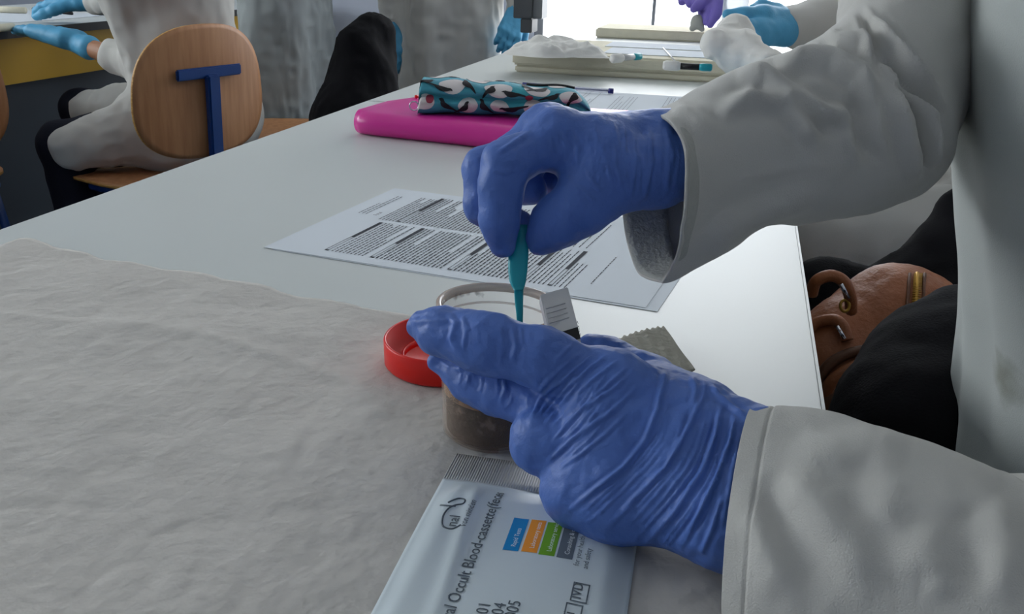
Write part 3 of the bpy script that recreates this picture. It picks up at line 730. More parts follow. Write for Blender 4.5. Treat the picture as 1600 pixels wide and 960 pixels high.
def crumple(name, c, ra, rb, hgt, m, label, cat, seed, rz=0.0, h=0.006, k=26, zbase=None):
    n, mth = 48, 96; V = []; zb = c[2] if zbase is None else zbase
    for i in range(n):
        f = i / (n - 1)
        for j in range(mth):
            a = 2 * math.pi * j / mth; q = f ** 0.8
            x = ra * q * math.cos(a) * (1 + 0.16 * math.sin(3 * a + seed) + 0.08 * math.sin(7 * a + seed * 2)); y = rb * q * math.sin(a) * (1 + 0.12 * math.sin(4 * a + seed))
            z = hgt * (1 - f ** 2.2); p = np.array([c[0] + x * math.cos(rz) - y * math.sin(rz), c[1] + x * math.sin(rz) + y * math.cos(rz), zb + z]); V.append(p)
    V = np.array(V); rel = (V[:, 2] - zb) / hgt
    V[:, 2] += (np.abs(vnoise(V, k, seed)) * h * 2.2 - np.abs(vnoise(V, k * 2.3, seed + 1)) * h) * np.clip(rel * 2 + 0.12, 0, 1)
    V[:, 2] = np.maximum(V[:, 2], zb + 0.0006)
    o = link_mesh(name, V, grid_faces(n, mth, False, True), m); return tag(o, label, cat)
tc_ = PZ(872, 84, TZ)
crumple('tissue', np.array([tc_[0] - .005, tc_[1] - 0.02, TZ + 0.001]), 0.100, 0.08, 0.026, M['tissue'], 'crumpled white tissue on the left end of the near foam tray', 'tissue', 3, -0.1, 0.012, 30)
def swab(a, b, lbl, dark=False):
    """small sampling tube: white cap, clear or dark middle, teal end"""
    a = np.asarray(a); b = np.asarray(b); t = thing('swab_tube', lbl, 'tube', a); L = b - a; f = lambda k: a + L * k
    tube('white_cap', [f(0), f(0.05), f(0.3), f(0.36)], [0.006, 0.0085, 0.0085, 0.006], M['tissue'], t, 12)
    tube('barrel', [f(0.36), f(0.74)], 0.0055, M['edge_black'] if dark else M['slip'], t, 12)
    tube('teal_end', [f(0.74), f(0.8), f(0.97), f(1.0)], [0.0055, 0.0065, 0.0065, 0.004], M['teal'], t, 12)
swab(PZ(956, 92, TZ + 0.009), PZ(1001, 88, TZ + 0.009), 'small swab tube with clear middle and teal end, left on the foam tray')
swab(PZ(1036, 102, TZ + 0.009), PZ(1113, 106, TZ + 0.009), 'small swab tube with black middle and teal end, right on the foam tray', True)
o = tube('thin_stick', [PZ(1058, 99, TZ + 0.004), PZ(1036, 75, TZ + 0.002)], 0.0014, M['slip'], None, 8); tag(o, 'thin clear stick lying across the paper slips on the foam tray', 'stick')
# service tower on the far table
tw_ = thing('service_tower', 'grey box tower on a short dark stem at the left edge of the far table', 'tower', R(-0.53, 2.80, TOP))
q = R(-0.53, 2.80)
tc0 = D(825, 30, 2.75)
ctr = np.array([tc0[0], tc0[1], 0])
def tbox(n, dx, hs, z0, z1, m): return box(n, np.array([ctr[0] + dx, ctr[1], (z0 + z1) / 2]), (hs, 0.04, (z1 - z0) / 2), m, tw_, None, 0.002)
tbox('stem', 0.004, 0.018, TOP + 0.001, 0.792, M['dark_grey'])
tbox('casing', -0.008, 0.029, 0.7925, 1.25, M['dark_grey']); tbox('side_panel', 0.037, 0.0145, 0.7925, 1.25, M['mid_grey'])

# ------------------------------------------------------------------ people
def rot_to(v, ax, ang):
    v = np.asarray(v, float); ax = unit(ax); return v * math.cos(ang) + np.cross(ax, v) * math.sin(ang) + ax * np.dot(ax, v) * (1 - math.cos(ang))
def hand_groups(W, Dr, N, curl=0.35, spread=0.10, side=1, sc=1.0, thumb=0.8):
    W = np.asarray(W, float); Dr = unit(Dr); N = unit(N - Dr * np.dot(N, Dr)); Sd = np.cross(Dr, N) * side
    palm = []; fing = []
    for i, (off, ln, r) in enumerate(((0.033, 0.072, 0.0098), (0.011, 0.080, 0.0100), (-0.011, 0.074, 0.0095), (-0.031, 0.058, 0.0085))):
        m = W + Dr * (0.086 - 0.004 * abs(i - 1)) * sc + Sd * off * sc
        palm.append((W + Sd * off * 0.55 * sc, m, 0.0185 * sc, 0.0135 * sc)); d = unit(Dr + Sd * off * spread * 30 * 0.1); p = m; ch = []; ang = 0
        for k, q in enumerate((0.46, 0.30, 0.24)):
            ang += curl * (0.7 + 0.5 * k); dd = rot_to(d, np.cross(d, N), ang); e = p + dd * ln * q * sc; ch.append((p, e, (r - 0.0007 * k) * sc, (r - 0.0007 * (k + 1)) * sc)); p = e
        fing.append(ch)
    t0 = W + Dr * 0.02 * sc + Sd * 0.026 * sc; d = unit(Dr * 0.75 + Sd * thumb + N * 0.35); t1 = t0 + d * 0.042 * sc; t2 = t1 + unit(Dr + Sd * thumb * 0.5 + N * 0.3) * 0.030 * sc; t3 = t2 + unit(Dr + Sd * 0.2 + N * 0.3) * 0.024 * sc
    fing.append([(t0, t1, 0.015 * sc, 0.0125 * sc), (t1, t2, 0.0118 * sc, 0.0105 * sc), (t2, t3, 0.0105 * sc, 0.0085 * sc)])
    return [palm] + fing
def fold_disp(amp, kv, seed, axis_z=True, fine=0.3):
    def f(V, N):
        P = V.copy()
        if axis_z: P[:, 2] *= 0.22
        a = vnoise(P, kv, seed); b = vnoise(V, kv * 2.2, seed + 3)
        return amp * (1.6 * a - np.abs(b) * fine * 2 + 0.35 * vnoise(P, kv * 4.3, seed + 7))
    return f
def person(name, label, J, coat_mat, glove_mat, hands, loc, skirt=None, seated=False, coat_amp=0.012, voxel=0.009, hair_mat=None, seed=1, cuffs=(0.86, 0.86), sleeves=True):
    """J: joints in world coordinates. hands: list of (side, groups)"""
    P = thing(name, label, 'person', loc)
    g = lambda k: np.asarray(J[k], float)
    arms = []
    for s in 'LR': arms += [(g('sh' + s), g('el' + s), 0.044, 0.036), (g('el' + s), g('wr' + s), 0.037, 0.024)]
    legs = []
    for s in 'LR': legs += [(g('hp' + s), g('kn' + s), 0.072, 0.052), (g('kn' + s), g('an' + s), 0.050, 0.034), (g('an' + s), g('an' + s) + unit(g('toe' + s) - g('an' + s)) * 0.12, 0.034, 0.03)]
    ch, pe, nk, hd = g('chest'), g('pelvis'), g('neck'), g('head'); side = unit(g('shR') - g('shL'))
    torso = [(pe - side * 0.06, pe + side * 0.06, 0.095, 0.095), (pe, ch, 0.105, 0.115), (ch - side * 0.07, ch + side * 0.07, 0.10, 0.10), (g('shL'), g('shR'), 0.055, 0.055), (ch, nk, 0.07, 0.052), (nk, hd - (hd - nk) * 0.2, 0.05, 0.05)]
    look = unit(np.asarray(J['look'], float))
    up = unit(hd - nk); hc = hd; fr = unit(look - up * np.dot(look, up) * 0.5); sd2 = np.cross(up, fr)
    headp = [(hc + up * 0.025 - fr * 0.018, hc + up * 0.03 + fr * 0.015, 0.088, 0.082), (hc + up * 0.0, hc - up * 0.075 + fr * 0.03, 0.072, 0.046), (hc - up * 0.03 + fr * 0.085, hc - up * 0.005 + fr * 0.09, 0.016, 0.009), (hc - up * 0.062 + fr * 0.078 - sd2 * 0.018, hc - up * 0.062 + fr * 0.078 + sd2 * 0.018, 0.010, 0.010)]
    for q in (-1, 1): headp += [(hc + sd2 * q * 0.083 + up * 0.01, hc + sd2 * q * 0.083 - up * 0.03, 0.011, 0.009), (hc + fr * 0.083 + sd2 * q * 0.03 + up * 0.022, hc + fr * 0.08 + sd2 * q * 0.045 + up * 0.02, 0.011, 0.009)]
    hs = []
    for s, gr in hands:
        wp = g('wr' + s); hs += [[(c[0], c[1], c[2] * 0.8, c[3] * 0.8) for c in ch_] for ch_ in gr[1:]]; torso = torso + [(c[0], c[1], c[2] * 0.8, c[3] * 0.8) for c in gr[0]]
    body = sculpt('body', [torso + arms + legs + headp] + hs, voxel, 0.02, M['skin'], P, -0.004, kg=0.006)
    sculpt('hair', [[(hc + up * 0.035 - fr * 0.028, hc + up * 0.045 + fr * 0.02, 0.096, 0.086), (hc + up * 0.0 - fr * 0.045, hc - up * 0.10 - fr * 0.055, 0.080, 0.06)]], 0.009, 0.02, hair_mat or M['hair'], P, 0.0, disp=fold_disp(0.004, 60, 5, False))
    for q in (-1, 1):
        e = hc + fr * 0.087 + sd2 * q * 0.032 + up * 0.004; lathe('eye', e, [(0.0005, 0.0075), (0.006, 0.005), (0.0075, 0), (0.006, -0.005), (0.0005, -0.0075)], M['case_black'], P, 12)
    sculpt('trousers', [legs[0:2] + legs[3:5] + [(pe - side * 0.07, pe + side * 0.07, 0.10, 0.10)]], voxel, 0.02, M['trousers'], P, 0.004, disp=fold_disp(0.006, 16, seed + 2))
    for s in 'LR':
        a = g('an' + s); t = g('toe' + s); d = unit(t - a); d[2] = 0; d = unit(d); b = np.array([a[0], a[1], 0.045])
        sculpt('shoe', [[(b - d * 0.03, b + d * 0.19, 0.040, 0.036, ((0, 0, 1), 0.9))]], 0.008, 0.01, M['shoe'], P, 0.0)
    # coat
    cprims = [(pe - side * 0.06, pe + side * 0.06, 0.13, 0.13), (pe, ch, 0.13, 0.135), (ch - side * 0.07, ch + side * 0.07, 0.115, 0.115), (g('shL'), g('shR'), 0.07, 0.07), (ch, ch + (nk - ch) * 0.8, 0.1, 0.062)]
    for (a, b, ra, rb) in (skirt or []): cprims.append((np.asarray(a, float), np.asarray(b, float), ra, rb))
    if sleeves:
        for s, cf in zip('LR', cuffs):
            w2 = g('el' + s) + (g('wr' + s) - g('el' + s)) * cf; cprims += [(g('sh' + s), g('el' + s), 0.066, 0.056), (g('el' + s), w2, 0.058, 0.046)]
    sculpt('lab_coat', [cprims], voxel, 0.03, coat_mat, P, 0.0, disp=fold_disp(coat_amp, 11, seed))
    for s, gr in hands:
        fo = unit(g('el' + s) - g('wr' + s)); gr2 = [gr[0] + [(g('wr' + s) + fo * 0.05, g('wr' + s), 0.030, 0.024)]] + gr[1:]
        sculpt('glove', gr2, 0.0032, 0.010, glove_mat, P, 0.001, disp=lambda V, N: 0.0012 * vnoise(V, 90, 4), kg=0.010)
    return P

# ---- seated person at the left on the wooden chair
FC = unit([-0.86, 0.51, 0.0]); FS = np.array([-FC[1], FC[0], 0.0])     # FS points to the sitter's left
bp = D(305, 140, 2.06)
def chair(label, back, facing, z_back, group, material='wood', tilt=0.06):
    fc = unit(facing); sd = np.array([-fc[1], fc[0], 0.0]); back = np.array([back[0], back[1], 0.0])
    o = thing('school_chair', label, 'chair', back + fc * 0.2, 0, group); up = unit(np.array([0, 0, 1.0]) - fc * tilt)
    def shell(name, c, a, b, n, la, lb, th, curve, mats, expo=2.6):
        V = []; na_, nb_ = 24, 20; Fc = []; ring = []
        # superellipse plate with rounded rim
        seg = 56
        for lay, (f, off) in enumerate(((0.001, th), (0.5, th), (0.93, th), (1.0, th * 0.6), (1.0, -th * 0.6), (0.93, -th), (0.5, -th), (0.001, -th))):
            for k in range(seg):
                t = 2 * math.pi * k / seg; x = math.copysign(abs(math.cos(t)) ** (2 / expo), math.cos(t)) * f; y = math.copysign(abs(math.sin(t)) ** (2 / expo), math.sin(t)) * f
                w_ = 1 - 0.07 * y; V.append(c + a * la * x * w_ + b * lb * y + n * (off + curve * x * x))
        F2 = grid_faces(8, seg, False, True); fm = [1 if (i // seg) == 3 else 0 for i in range(len(F2))]
        return link_mesh(name, V, F2, None, o, True, mats, fm)
    shell('backrest', back + up * z_back, sd, up, fc, 0.185, 0.150, 0.0055, 0.022, [M[material], M['wood_edge']])
    seat_c = back + fc * 0.205; seat_c[2] = 0.452
    shell('seat', seat_c, sd, fc, np.array([0, 0, 1.0]), 0.195, 0.20, 0.006, 0.006, [M[material], M['wood_edge']], 4)
    cbk = back - fc * 0.012
    box('cross_bar', cbk + up * (z_back + 0.045), (0.092, 0.005, 0.0125), M['blue_metal'], o, (sd, fc, up), 0.003)
    box('back_post', back - fc * 0.020 + up * ((z_back + 0.04 + 0.36) / 2), (0.0175, 0.009, (z_back + 0.04 - 0.36) / 2), M['blue_metal'], o, (sd, fc, up), 0.004)
    for q in (-1, 1):
        for f_, nm in ((0.05, 'leg'), (0.34, 'leg')):
            p = back + sd * q * 0.15 + fc * f_; tube(nm, [p * [1, 1, 0] + [0, 0, 0.43], p + sd * q * 0.03 + fc * (0.05 if f_ > 0.1 else -0.05) + np.array([0, 0, 0.0])], 0.011, M['blue_metal'], o, 10)
        tube('seat_rail', [back + sd * q * 0.15 + fc * 0.03 + np.array([0, 0, 0.432]), back + sd * q * 0.15 + fc * 0.36 + np.array([0, 0, 0.432])], 0.011, M['blue_metal'], o, 10)
    tube('cross_rail', [back + sd * -0.15 + fc * 0.05 + np.array([0, 0, 0.43]), back + sd * 0.15 + fc * 0.05 + np.array([0, 0, 0.43])], 0.011, M['blue_metal'], o, 10)
    return o
chair('wooden chair with blue T bar, under the person in white at left', bp, FC, bp[2], 'wooden school chairs')
hip = np.array([bp[0], bp[1], 0.565]) + FC * 0.14 - FS * 0.10
def hand(W, E, N, **kw): return hand_groups(W, np.asarray(W) - np.asarray(E), N, **kw)
J = dict(pelvis=hip, chest=hip + FC * 0.02 + [0, 0, 0.36], neck=hip + FC * 0.05 + [0, 0, 0.56], head=hip + FC * 0.10 + [0, 0, 0.70],
         shL=hip + FC * 0.04 + FS * 0.19 + [0, 0, 0.47], shR=hip + FC * 0.04 - FS * 0.18 + [0, 0, 0.48],
         hpL=hip + FS * 0.09 - [0, 0, 0.02], hpR=hip - FS * 0.09 - [0, 0, 0.02])
J['knL'] = D(98, 226, 2.10); J['knR'] = D(130, 190, 2.45); J['knR'][2] = 0.55
for s in 'LR': J['an' + s] = np.array([J['kn' + s][0] + 0.02, J['kn' + s][1], 0.09]); J['toe' + s] = J['an' + s] + FC * 0.2
J['elL'] = D(238, 108, 2.18); J['wrL'] = D(120, 68, 2.30); J['elR'] = D(250, 5, 2.45); J['wrR'] = D(140, 4, 2.57); J['look'] = FC + [0, 0, -0.5]
hl = hand_groups(D(112, 62, 2.31), D(14, 34, 2.42) - D(112, 62, 2.31), np.array([-0.1, -0.1, -1]), curl=0.10, side=-1, sc=1.3)
hr = hand_groups(D(132, 4, 2.58), D(50, 6, 2.66) - D(132, 4, 2.58), np.array([0.1, 0.0, -1]), curl=0.25, side=1, sc=1.15)
sk = [(hip + FS * 0.10, J['knL'] - FC * 0.05, 0.085, 0.062), (hip - FS * 0.06, J['knR'] - FC * 0.05, 0.085, 0.062)]
person('person', 'person in white lab coat seated on the wooden chair at the left bench', J, M['coat'], M['cyan'], [('L', hl), ('R', hr)], hip * [1, 1, 0], sk, True, 0.019, 0.007, seed=2, cuffs=(0.45, 0.9))

# ---- standing people in the aisle
def standing(label, base, facing, coat_mat, seed, wrL, wrR, elL=None, elR=None, glove=True, gm='cyan', slim=1.0, hem=0.35, hnd=None, hpx=None, cuffs=(0.95, 0.95)):
    fc = unit(facing); sd = np.array([-fc[1], fc[0], 0.0]); b = np.array([base[0], base[1], 0.0]); U = lambda z: np.array([0, 0, z])
    J = dict(pelvis=b + U(0.95), chest=b + U(1.28), neck=b + fc * 0.02 + U(1.48), head=b + fc * 0.05 + U(1.62), shL=b + sd * 0.18 + U(1.40), shR=b - sd * 0.18 + U(1.40),
             hpL=b + sd * 0.09 + U(0.92), hpR=b - sd * 0.09 + U(0.92), knL=b + sd * 0.10 + fc * 0.02 + U(0.50), knR=b - sd * 0.10 + fc * 0.02 + U(0.50),
             anL=b + sd * 0.10 + U(0.09), anR=b - sd * 0.10 + U(0.09), look=fc + U(-0.6))
    J['toeL'] = J['anL'] + fc * 0.2; J['toeR'] = J['anR'] + fc * 0.2; J['wrL'] = np.asarray(wrL, float); J['wrR'] = np.asarray(wrR, float)
    for s in 'LR': 
        e = (elL if s == 'L' else elR); J['el' + s] = np.asarray(e, float) if e is not None else (J['sh' + s] + J['wr' + s]) / 2 + U(-0.03) + (sd if s == 'L' else -sd) * 0.05
    hands = []
    if glove:
        for s in 'LR':
            d = J['wr' + s] - J['el' + s]
            if hnd and s in hnd: d = hnd[s]
            hands.append((s, hpx[s] if hpx else hand_groups(J['wr' + s], d, fc if abs(unit(d)[2]) > 0.6 else U(-1), curl=0.35, side=1 if s == 'R' else -1)))
    k = slim
    sk = [(b + U(0.95) + sd * 0.05, b + U(hem + .1) + sd * 0.09, 0.125 * k, 0.12 * k), (b + U(0.95) - sd * 0.05, b + U(hem + .1) - sd * 0.09, 0.125 * k, 0.12 * k), (b + U(0.95), b + U(hem + .1) + fc * 0.03, 0.12 * k, 0.12 * k)]
    return person('person', label, J, coat_mat, M[gm], hands, b, sk, False, 0.030, 0.010, seed=seed, cuffs=cuffs)
b5 = D(455, 90, 3.02)
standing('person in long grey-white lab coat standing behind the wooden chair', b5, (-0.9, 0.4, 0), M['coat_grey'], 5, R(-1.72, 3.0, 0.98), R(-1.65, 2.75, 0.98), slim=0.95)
b6 = D(702, 60, 3.25)
standing('person in white lab coat with cyan gloves standing right of the black jacket', b6, (-0.15, 0.99, 0), M['coat'], 8, D(617, 44, 3.22), D(806, 22, 3.15), D(604, -110, 3.2), D(815, -130, 3.2), slim=1.02, hnd={'L': D(624, 95, 3.22) - D(617, 44, 3.22), 'R': D(790, 70, 3.12) - D(806, 22, 3.15)}, cuffs=(0.92, 0.92))

# ---- chair with black jacket, further chairs
jp = D(548, 90, 2.62)
chair('wooden chair with the black jacket hung over its back', jp * [1, 1, 0], (-0.97, 0.02, 0), 0.62, 'wooden school chairs')
le = D(-130, 160, 1.9)
chair('wooden chair cut off by the left edge of the photo', le * [1, 1, 0], FC, 0.66, 'wooden school chairs')
jg = [chain((556, 72, 2.50, 36), (576, 46, 2.52, 27)) + chain((586, 50, 2.56, 31), (566, 115, 2.54, 52), (556, 190, 2.52, 68), (556, 300, 2.52, 72)) + chain((590, 60, 2.56, 22), (597, 150, 2.54, 26)) + chain((586, 48, 2.66, 28), (566, 120, 2.68, 48), (556, 210, 2.70, 60))]
o = sculpt('jacket', jg, 0.009, 0.03, M['black_cloth'], None, 0.0, disp=fold_disp(0.012, 16, 11)); tag(o, 'black jacket draped over a chair between the two standing people', 'jacket')

# ---- person beyond, right side of the table
def seated_right(label, hip, fc, coat_mat, gm, wrL, wrR, elL, elR, dirL, dirR, seed, nL, nR, cuffs=(0.93, 0.93), coat_amp=0.012):
    fc = unit(fc); fs = np.array([-fc[1], fc[0], 0.0]); hip = np.asarray(hip, float); U = lambda z: np.array([0, 0, z])
    J = dict(pelvis=hip, chest=hip + fc * 0.04 + U(0.36), neck=hip + fc * 0.08 + U(0.56), head=hip + fc * 0.13 + U(0.70), shL=hip + fc * 0.04 + fs * 0.19 + U(0.48), shR=hip + fc * 0.04 - fs * 0.19 + U(0.48),
             hpL=hip + fs * 0.09, hpR=hip - fs * 0.09, look=fc + U(-0.7), wrL=wrL, wrR=wrR, elL=elL, elR=elR)
    for s, q in (('L', 1), ('R', -1)):
        J['kn' + s] = hip + fs * q * 0.13 + fc * 0.42 + U(0.0); J['an' + s] = J['kn' + s] * [1, 1, 0] + fc * -0.02 + U(0.09); J['toe' + s] = J['an' + s] + fc * 0.2
    hs = [('L', hand_groups(wrL, dirL, nL, curl=0.35, side=-1)), ('R', [chain((1228, 40, 1.72, 26), (1190, 32, 1.70, 22)) + chain((1228, 48, 1.71, 24), (1188, 50, 1.68, 20)), chain((1192, 26, 1.69, 17), (1162, 24, 1.68, 11), (1136, 22, 1.68, 7)), chain((1188, 44, 1.68, 15), (1168, 42, 1.66, 10), (1160, 50, 1.66, 8)), chain((1188, 54, 1.67, 14), (1174, 60, 1.66, 9), (1172, 64, 1.66, 7)), chain((1196, 60, 1.68, 12), (1184, 64, 1.67, 8)), chain((1212, 18, 1.72, 13), (1190, 10, 1.72, 9), (1176, 14, 1.71, 7))])]
    sk = [(hip + fs * 0.10, J['knL'] - fc * 0.05, 0.11, 0.095), (hip - fs * 0.10, J['knR'] - fc * 0.05, 0.11, 0.095), (hip, hip + fc * 0.3 - U(0.02), 0.10, 0.08)]
    return person('person', label, J, coat_mat, M[gm], hs, hip * [1, 1, 0], sk, True, coat_amp, 0.009, seed=seed, cuffs=cuffs)
FL = -R(1, 0)
w2 = D(1232, 42, 1.72)
seated_right('person in white lab coat with cyan gloves seated next along at the right', np.array([0.84, 1.36, 0.56]), FL, M['coat'], 'cyan', D(1262, 120, 1.40), w2, D(1420, 60, 1.45), D(1400, 20, 1.75), np.array([-1, 0.2, -0.2]), D(1160, 40, 1.70) - w2, 14, np.array([0, 0, -1.0]), np.array([0.0, -0.25, -1.0]), cuffs=(0.95, 0.95))
chair('wooden chair under the second person along the right side', np.array([0.84, 1.36, 0]) - FL * 0.16, FL, 0.66, 'wooden school chairs')
b7 = R(0.52, 3.0)
standing('person with violet gloves standing at the window end of the table', b7, (-0.9, -0.3, 0), M['coat'], 21, D(1133, -25, 2.45), D(1092, -22, 2.55), D(1300, -80, 2.6), D(1270, -60, 2.75), gm='purple', hpx={'L': [chain((1140, -40, 2.45, 17), (1116, 4, 2.42, 15)), chain((1122, 4, 2.40, 9), (1119, 22, 2.40, 7), (1110, 38, 2.41, 5.5)), chain((1112, 6, 2.42, 9), (1108, 22, 2.42, 7), (1104, 34, 2.42, 5.5)), chain((1104, 4, 2.44, 8), (1098, 18, 2.44, 6), (1100, 28, 2.43, 5)), chain((1126, 2, 2.42, 8), (1130, 16, 2.40, 6)), chain((1106, -6, 2.40, 9), (1092, 8, 2.42, 6.5), (1084, 14, 2.42, 5.5))], 'R': [chain((1092, -40, 2.55, 16), (1080, -8, 2.52, 13)), chain((1082, -6, 2.5, 8), (1090, 8, 2.48, 6), (1098, 14, 2.48, 5)), chain((1076, -8, 2.52, 8), (1078, 6, 2.50, 6)), chain((1072, -10, 2.53, 8), (1066, 2, 2.53, 6)), chain((1070, -14, 2.54, 7), (1062, -4, 2.54, 5)), chain((1088, -12, 2.5, 8), (1094, 0, 2.48, 6))]}, hnd={'L': D(1114, 26, 2.42) - D(1133, -25, 2.45), 'R': D(1066, 8, 2.55) - D(1092, -22, 2.55)})
o = sculpt('cloth_bundle', [chain((1114, 74, 1.50, 19), (1156, 82, 1.50, 27), (1200, 104, 1.46, 26)) + chain((1118, 62, 1.52, 18), (1146, 54, 1.56, 24), (1166, 78, 1.54, 20))], 0.004, 0.03, M['tissue'], None, 0.0, disp=lambda V, N: 0.010 * vnoise(V, 30, 4) - 0.008 * np.abs(vnoise(V, 55, 9))); tag(o, 'crumpled white cloth bundle under the cyan gloved hand', 'cloth')
pc = thing('paper_cone', 'small pale paper cone held under the violet gloves at the window', 'paper', D(1090, 48, 2.44))
sculpt('cone_body', [chain((1082, 44, 2.44, 5), (1090, 34, 2.44, 10), (1097, 46, 2.44, 4))], 0.003, 0.008, M['hem'], pc)
bo = D(1150, 8, 2.3); bt = thing('bottle', 'frosted bottle with lime green label behind the violet gloves', 'bottle', [bo[0], bo[1], TOP])
lathe('bottle_body', [bo[0], bo[1], TOP + 0.001], [(0.001, 0), (0.03, 0), (0.033, 0.004), (0.033, 0.20), (0.028, 0.215), (0.012, 0.232), (0.012, 0.25), (0.001, 0.25)], M['bottle'], bt, 32)
lathe('label', [bo[0], bo[1], TOP + 0.001], [(0.0334, 0.155), (0.0334, 0.20)], M['lime'], bt, 32)

# bottle stands on a small pad so that it is carried by the table side
# ---- bag, jacket and added box for the bright blue reflection on the right
bc = D(1385, 520, 0.86); bu2 = unit([0.93, 0.10, 0.0]); bv2 = np.array([-bu2[1], bu2[0], 0.0])
bz = 0.462
stool_c = np.array([bc[0] + 0.02, bc[1] + 0.02, 0])
chair('wooden chair carrying the brown bag beside the table', stool_c + np.array([0.18, 0.12, 0]), (-1, -0.15, 0), 0.62, 'wooden school chairs')
bag = thing('handbag', 'tan brown leather handbag with brass zip beside the right table edge', 'bag', [bc[0], bc[1], bz])
def bpnt(a, b, z): return bc * [1, 1, 0] + bu2 * a + bv2 * b + np.array([0, 0, bz + z])
bagb = sculpt('bag_body', [chain((1310, 566, .86, 74), (1420, 570, .87, 80)) + chain((1385, 500, .88, 74), (1425, 498, .88, 76)) + chain((1290, 600, .85, 60), (1400, 620, .86, 70)) + chain((1330, 520, .87, 55), (1385, 500, .88, 74))], 0.004, 0.03, M['leather'], bag, 0.0, disp=fold_disp(0.004, 30, 12, False))
from mathutils.bvhtree import BVHTree
_bt = BVHTree.FromPolygons([v.co.copy() for v in bagb.data.vertices], [tuple(p.vertices) for p in bagb.data.polygons])
def bdep(x, y, back=0.0):
    h = _bt.ray_cast(Vector(CAM), V3(ray(x, y)).normalized()); 
    if h[0] is None: return .84
    return float(np.dot(np.array(h[0]) - CAM, FWD)) - back
def on_bag(pts, d0=0.80):   # curve laid on the bag front as seen
    return smooth_path([D(x, y, bdep(x, y, d)) for x, y, d in pts], 8)
zc = [(1433, 428, .0), (1432, 436, .0), (1431, 450, .0), (1429, 478, 0), (1426, 505, 0), (1422, 530, 0)]
zpth = on_bag(zc)
for q, nm, m_, r_ in ((-0.0075, 'zip_border', 'leather_dark', 0.0016), (0.0075, 'zip_border', 'leather_dark', 0.0016), (0, 'zip_tape', 'brass', 0.0026)):
    tube(nm, zpth + bu2 * q - FWD * 0.0005, r_, M[m_], bag, 8)
teeth_V = []; teeth_F = []
for k in range(0, len(zpth)):
    a, b = tube_geo([zpth[k] - bu2 * 0.0042 - FWD * 0.0028, zpth[k] + bu2 * 0.0042 - FWD * 0.0028], 0.0007, 6); n0 = len(teeth_V); teeth_V += a; teeth_F += [tuple(i + n0 for i in f) for f in b]
o = link_mesh('zip_teeth', teeth_V, teeth_F, M['brass'], bag); o['kind'] = 'stuff'
tube('handle', smooth_path([D(*p) for p in ((1268, 460, .80), (1275, 440, .79), (1298, 431, .785), (1318, 440, .785), (1328, 462, .79), (1330, 486, .81))]), 0.0055, M['leather'], bag, 10)
tube('handle', on_bag([(1266, 512, .008), (1280, 503, .009), (1304, 500, .009), (1318, 512, .008), (1324, 532, .004)]), 0.0055, M['leather'], bag, 10)
tube('strap', on_bag([(1280, 590, .003), (1300, 566, .004), (1335, 550, .004), (1368, 548, .004), (1380, 556, .002)]), 0.005, M['leather_dark'], bag, 10)
tube('strap', on_bag([(1286, 634, .003), (1296, 602, .004), (1322, 580, .004), (1350, 570, .004), (1376, 566, .002)]), 0.006, M['leather'], bag, 10)
for (pts) in ([(1314, 444, .778), (1326, 466, .782)], [(1308, 510, bdep(1308, 510, .016)), (1320, 530, bdep(1320, 530, .012))]):
    tube('buckle', [D(*p) for p in pts], 0.0018, M['chrome'], bag, 8)
tube('buckle_ring', [D(1320 + 7 * math.cos(t), 478 + 9 * math.sin(t), .79) for t in np.linspace(0, 2 * math.pi, 18)], 0.0014, M['brass'], bag, 8, False)
sculpt('front_pocket', [chain((1300, 628, bdep(1300, 620) + .012, 40), (1380, 640, bdep(1380, 620) + .012, 44))], 0.004, 0.02, M['leather_dark'], bag, 0.0, disp=fold_disp(0.003, 30, 6, False))
jk = [[(D(1500, 520, .70), D(1400, 640, .66), 0.040, 0.040), (D(1520, 600, .68), D(1400, 720, .62), 0.05, 0.05), (D(1440, 690, .62), D(1540, 700, .62), 0.05, 0.05), (D(1470, 600, .68), D(1460, 800, .62), 0.06, 0.06)]]
o = sculpt('jacket', jk, 0.006, 0.03, M['black_cloth'], None, 0.0, disp=fold_disp(0.006, 22, 13)); tag(o, 'black jacket heaped in front of the brown handbag', 'jacket')
jk = [[(D(1500, 330, 1.00), D(1500, 420, .98), 0.026, 0.035), (D(1478, 450, .98), D(1290, 470, .96), 0.026, 0.034), (D(1478, 420, .98), D(1480, 520, .94), 0.05, 0.06), (D(1290, 480, .96), D(1300, 620, .94), 0.05, 0.06), (D(1400, 450, .98), D(1400, 640, .96), 0.03, 0.05)]]
o = sculpt('jacket', jk, 0.007, 0.03, M['black_cloth'], None, 0.0, disp=fold_disp(0.006, 22, 15)); tag(o, 'black jacket hanging on the chair behind the brown handbag', 'jacket')
cr = D(1442, 388, 2.05); o = box('reflection_box', [cr[0], cr[1], cr[2] / 2 + .02], (0.09, 0.08, cr[2] / 2 + .02), M['bright_blue'], None, None, 0.006); tag(o, 'added bright blue box for a sky-lit floor reflection behind the black jacket at right', 'reflection')  # added box; its bright blue stands in for a sky-lit floor reflection

# ------------------------------------------------------------------ the main person
hipM = np.array([0.40, 0.44, 0.57]); fM = FL; sM = np.array([-fM[1], fM[0], 0.0])
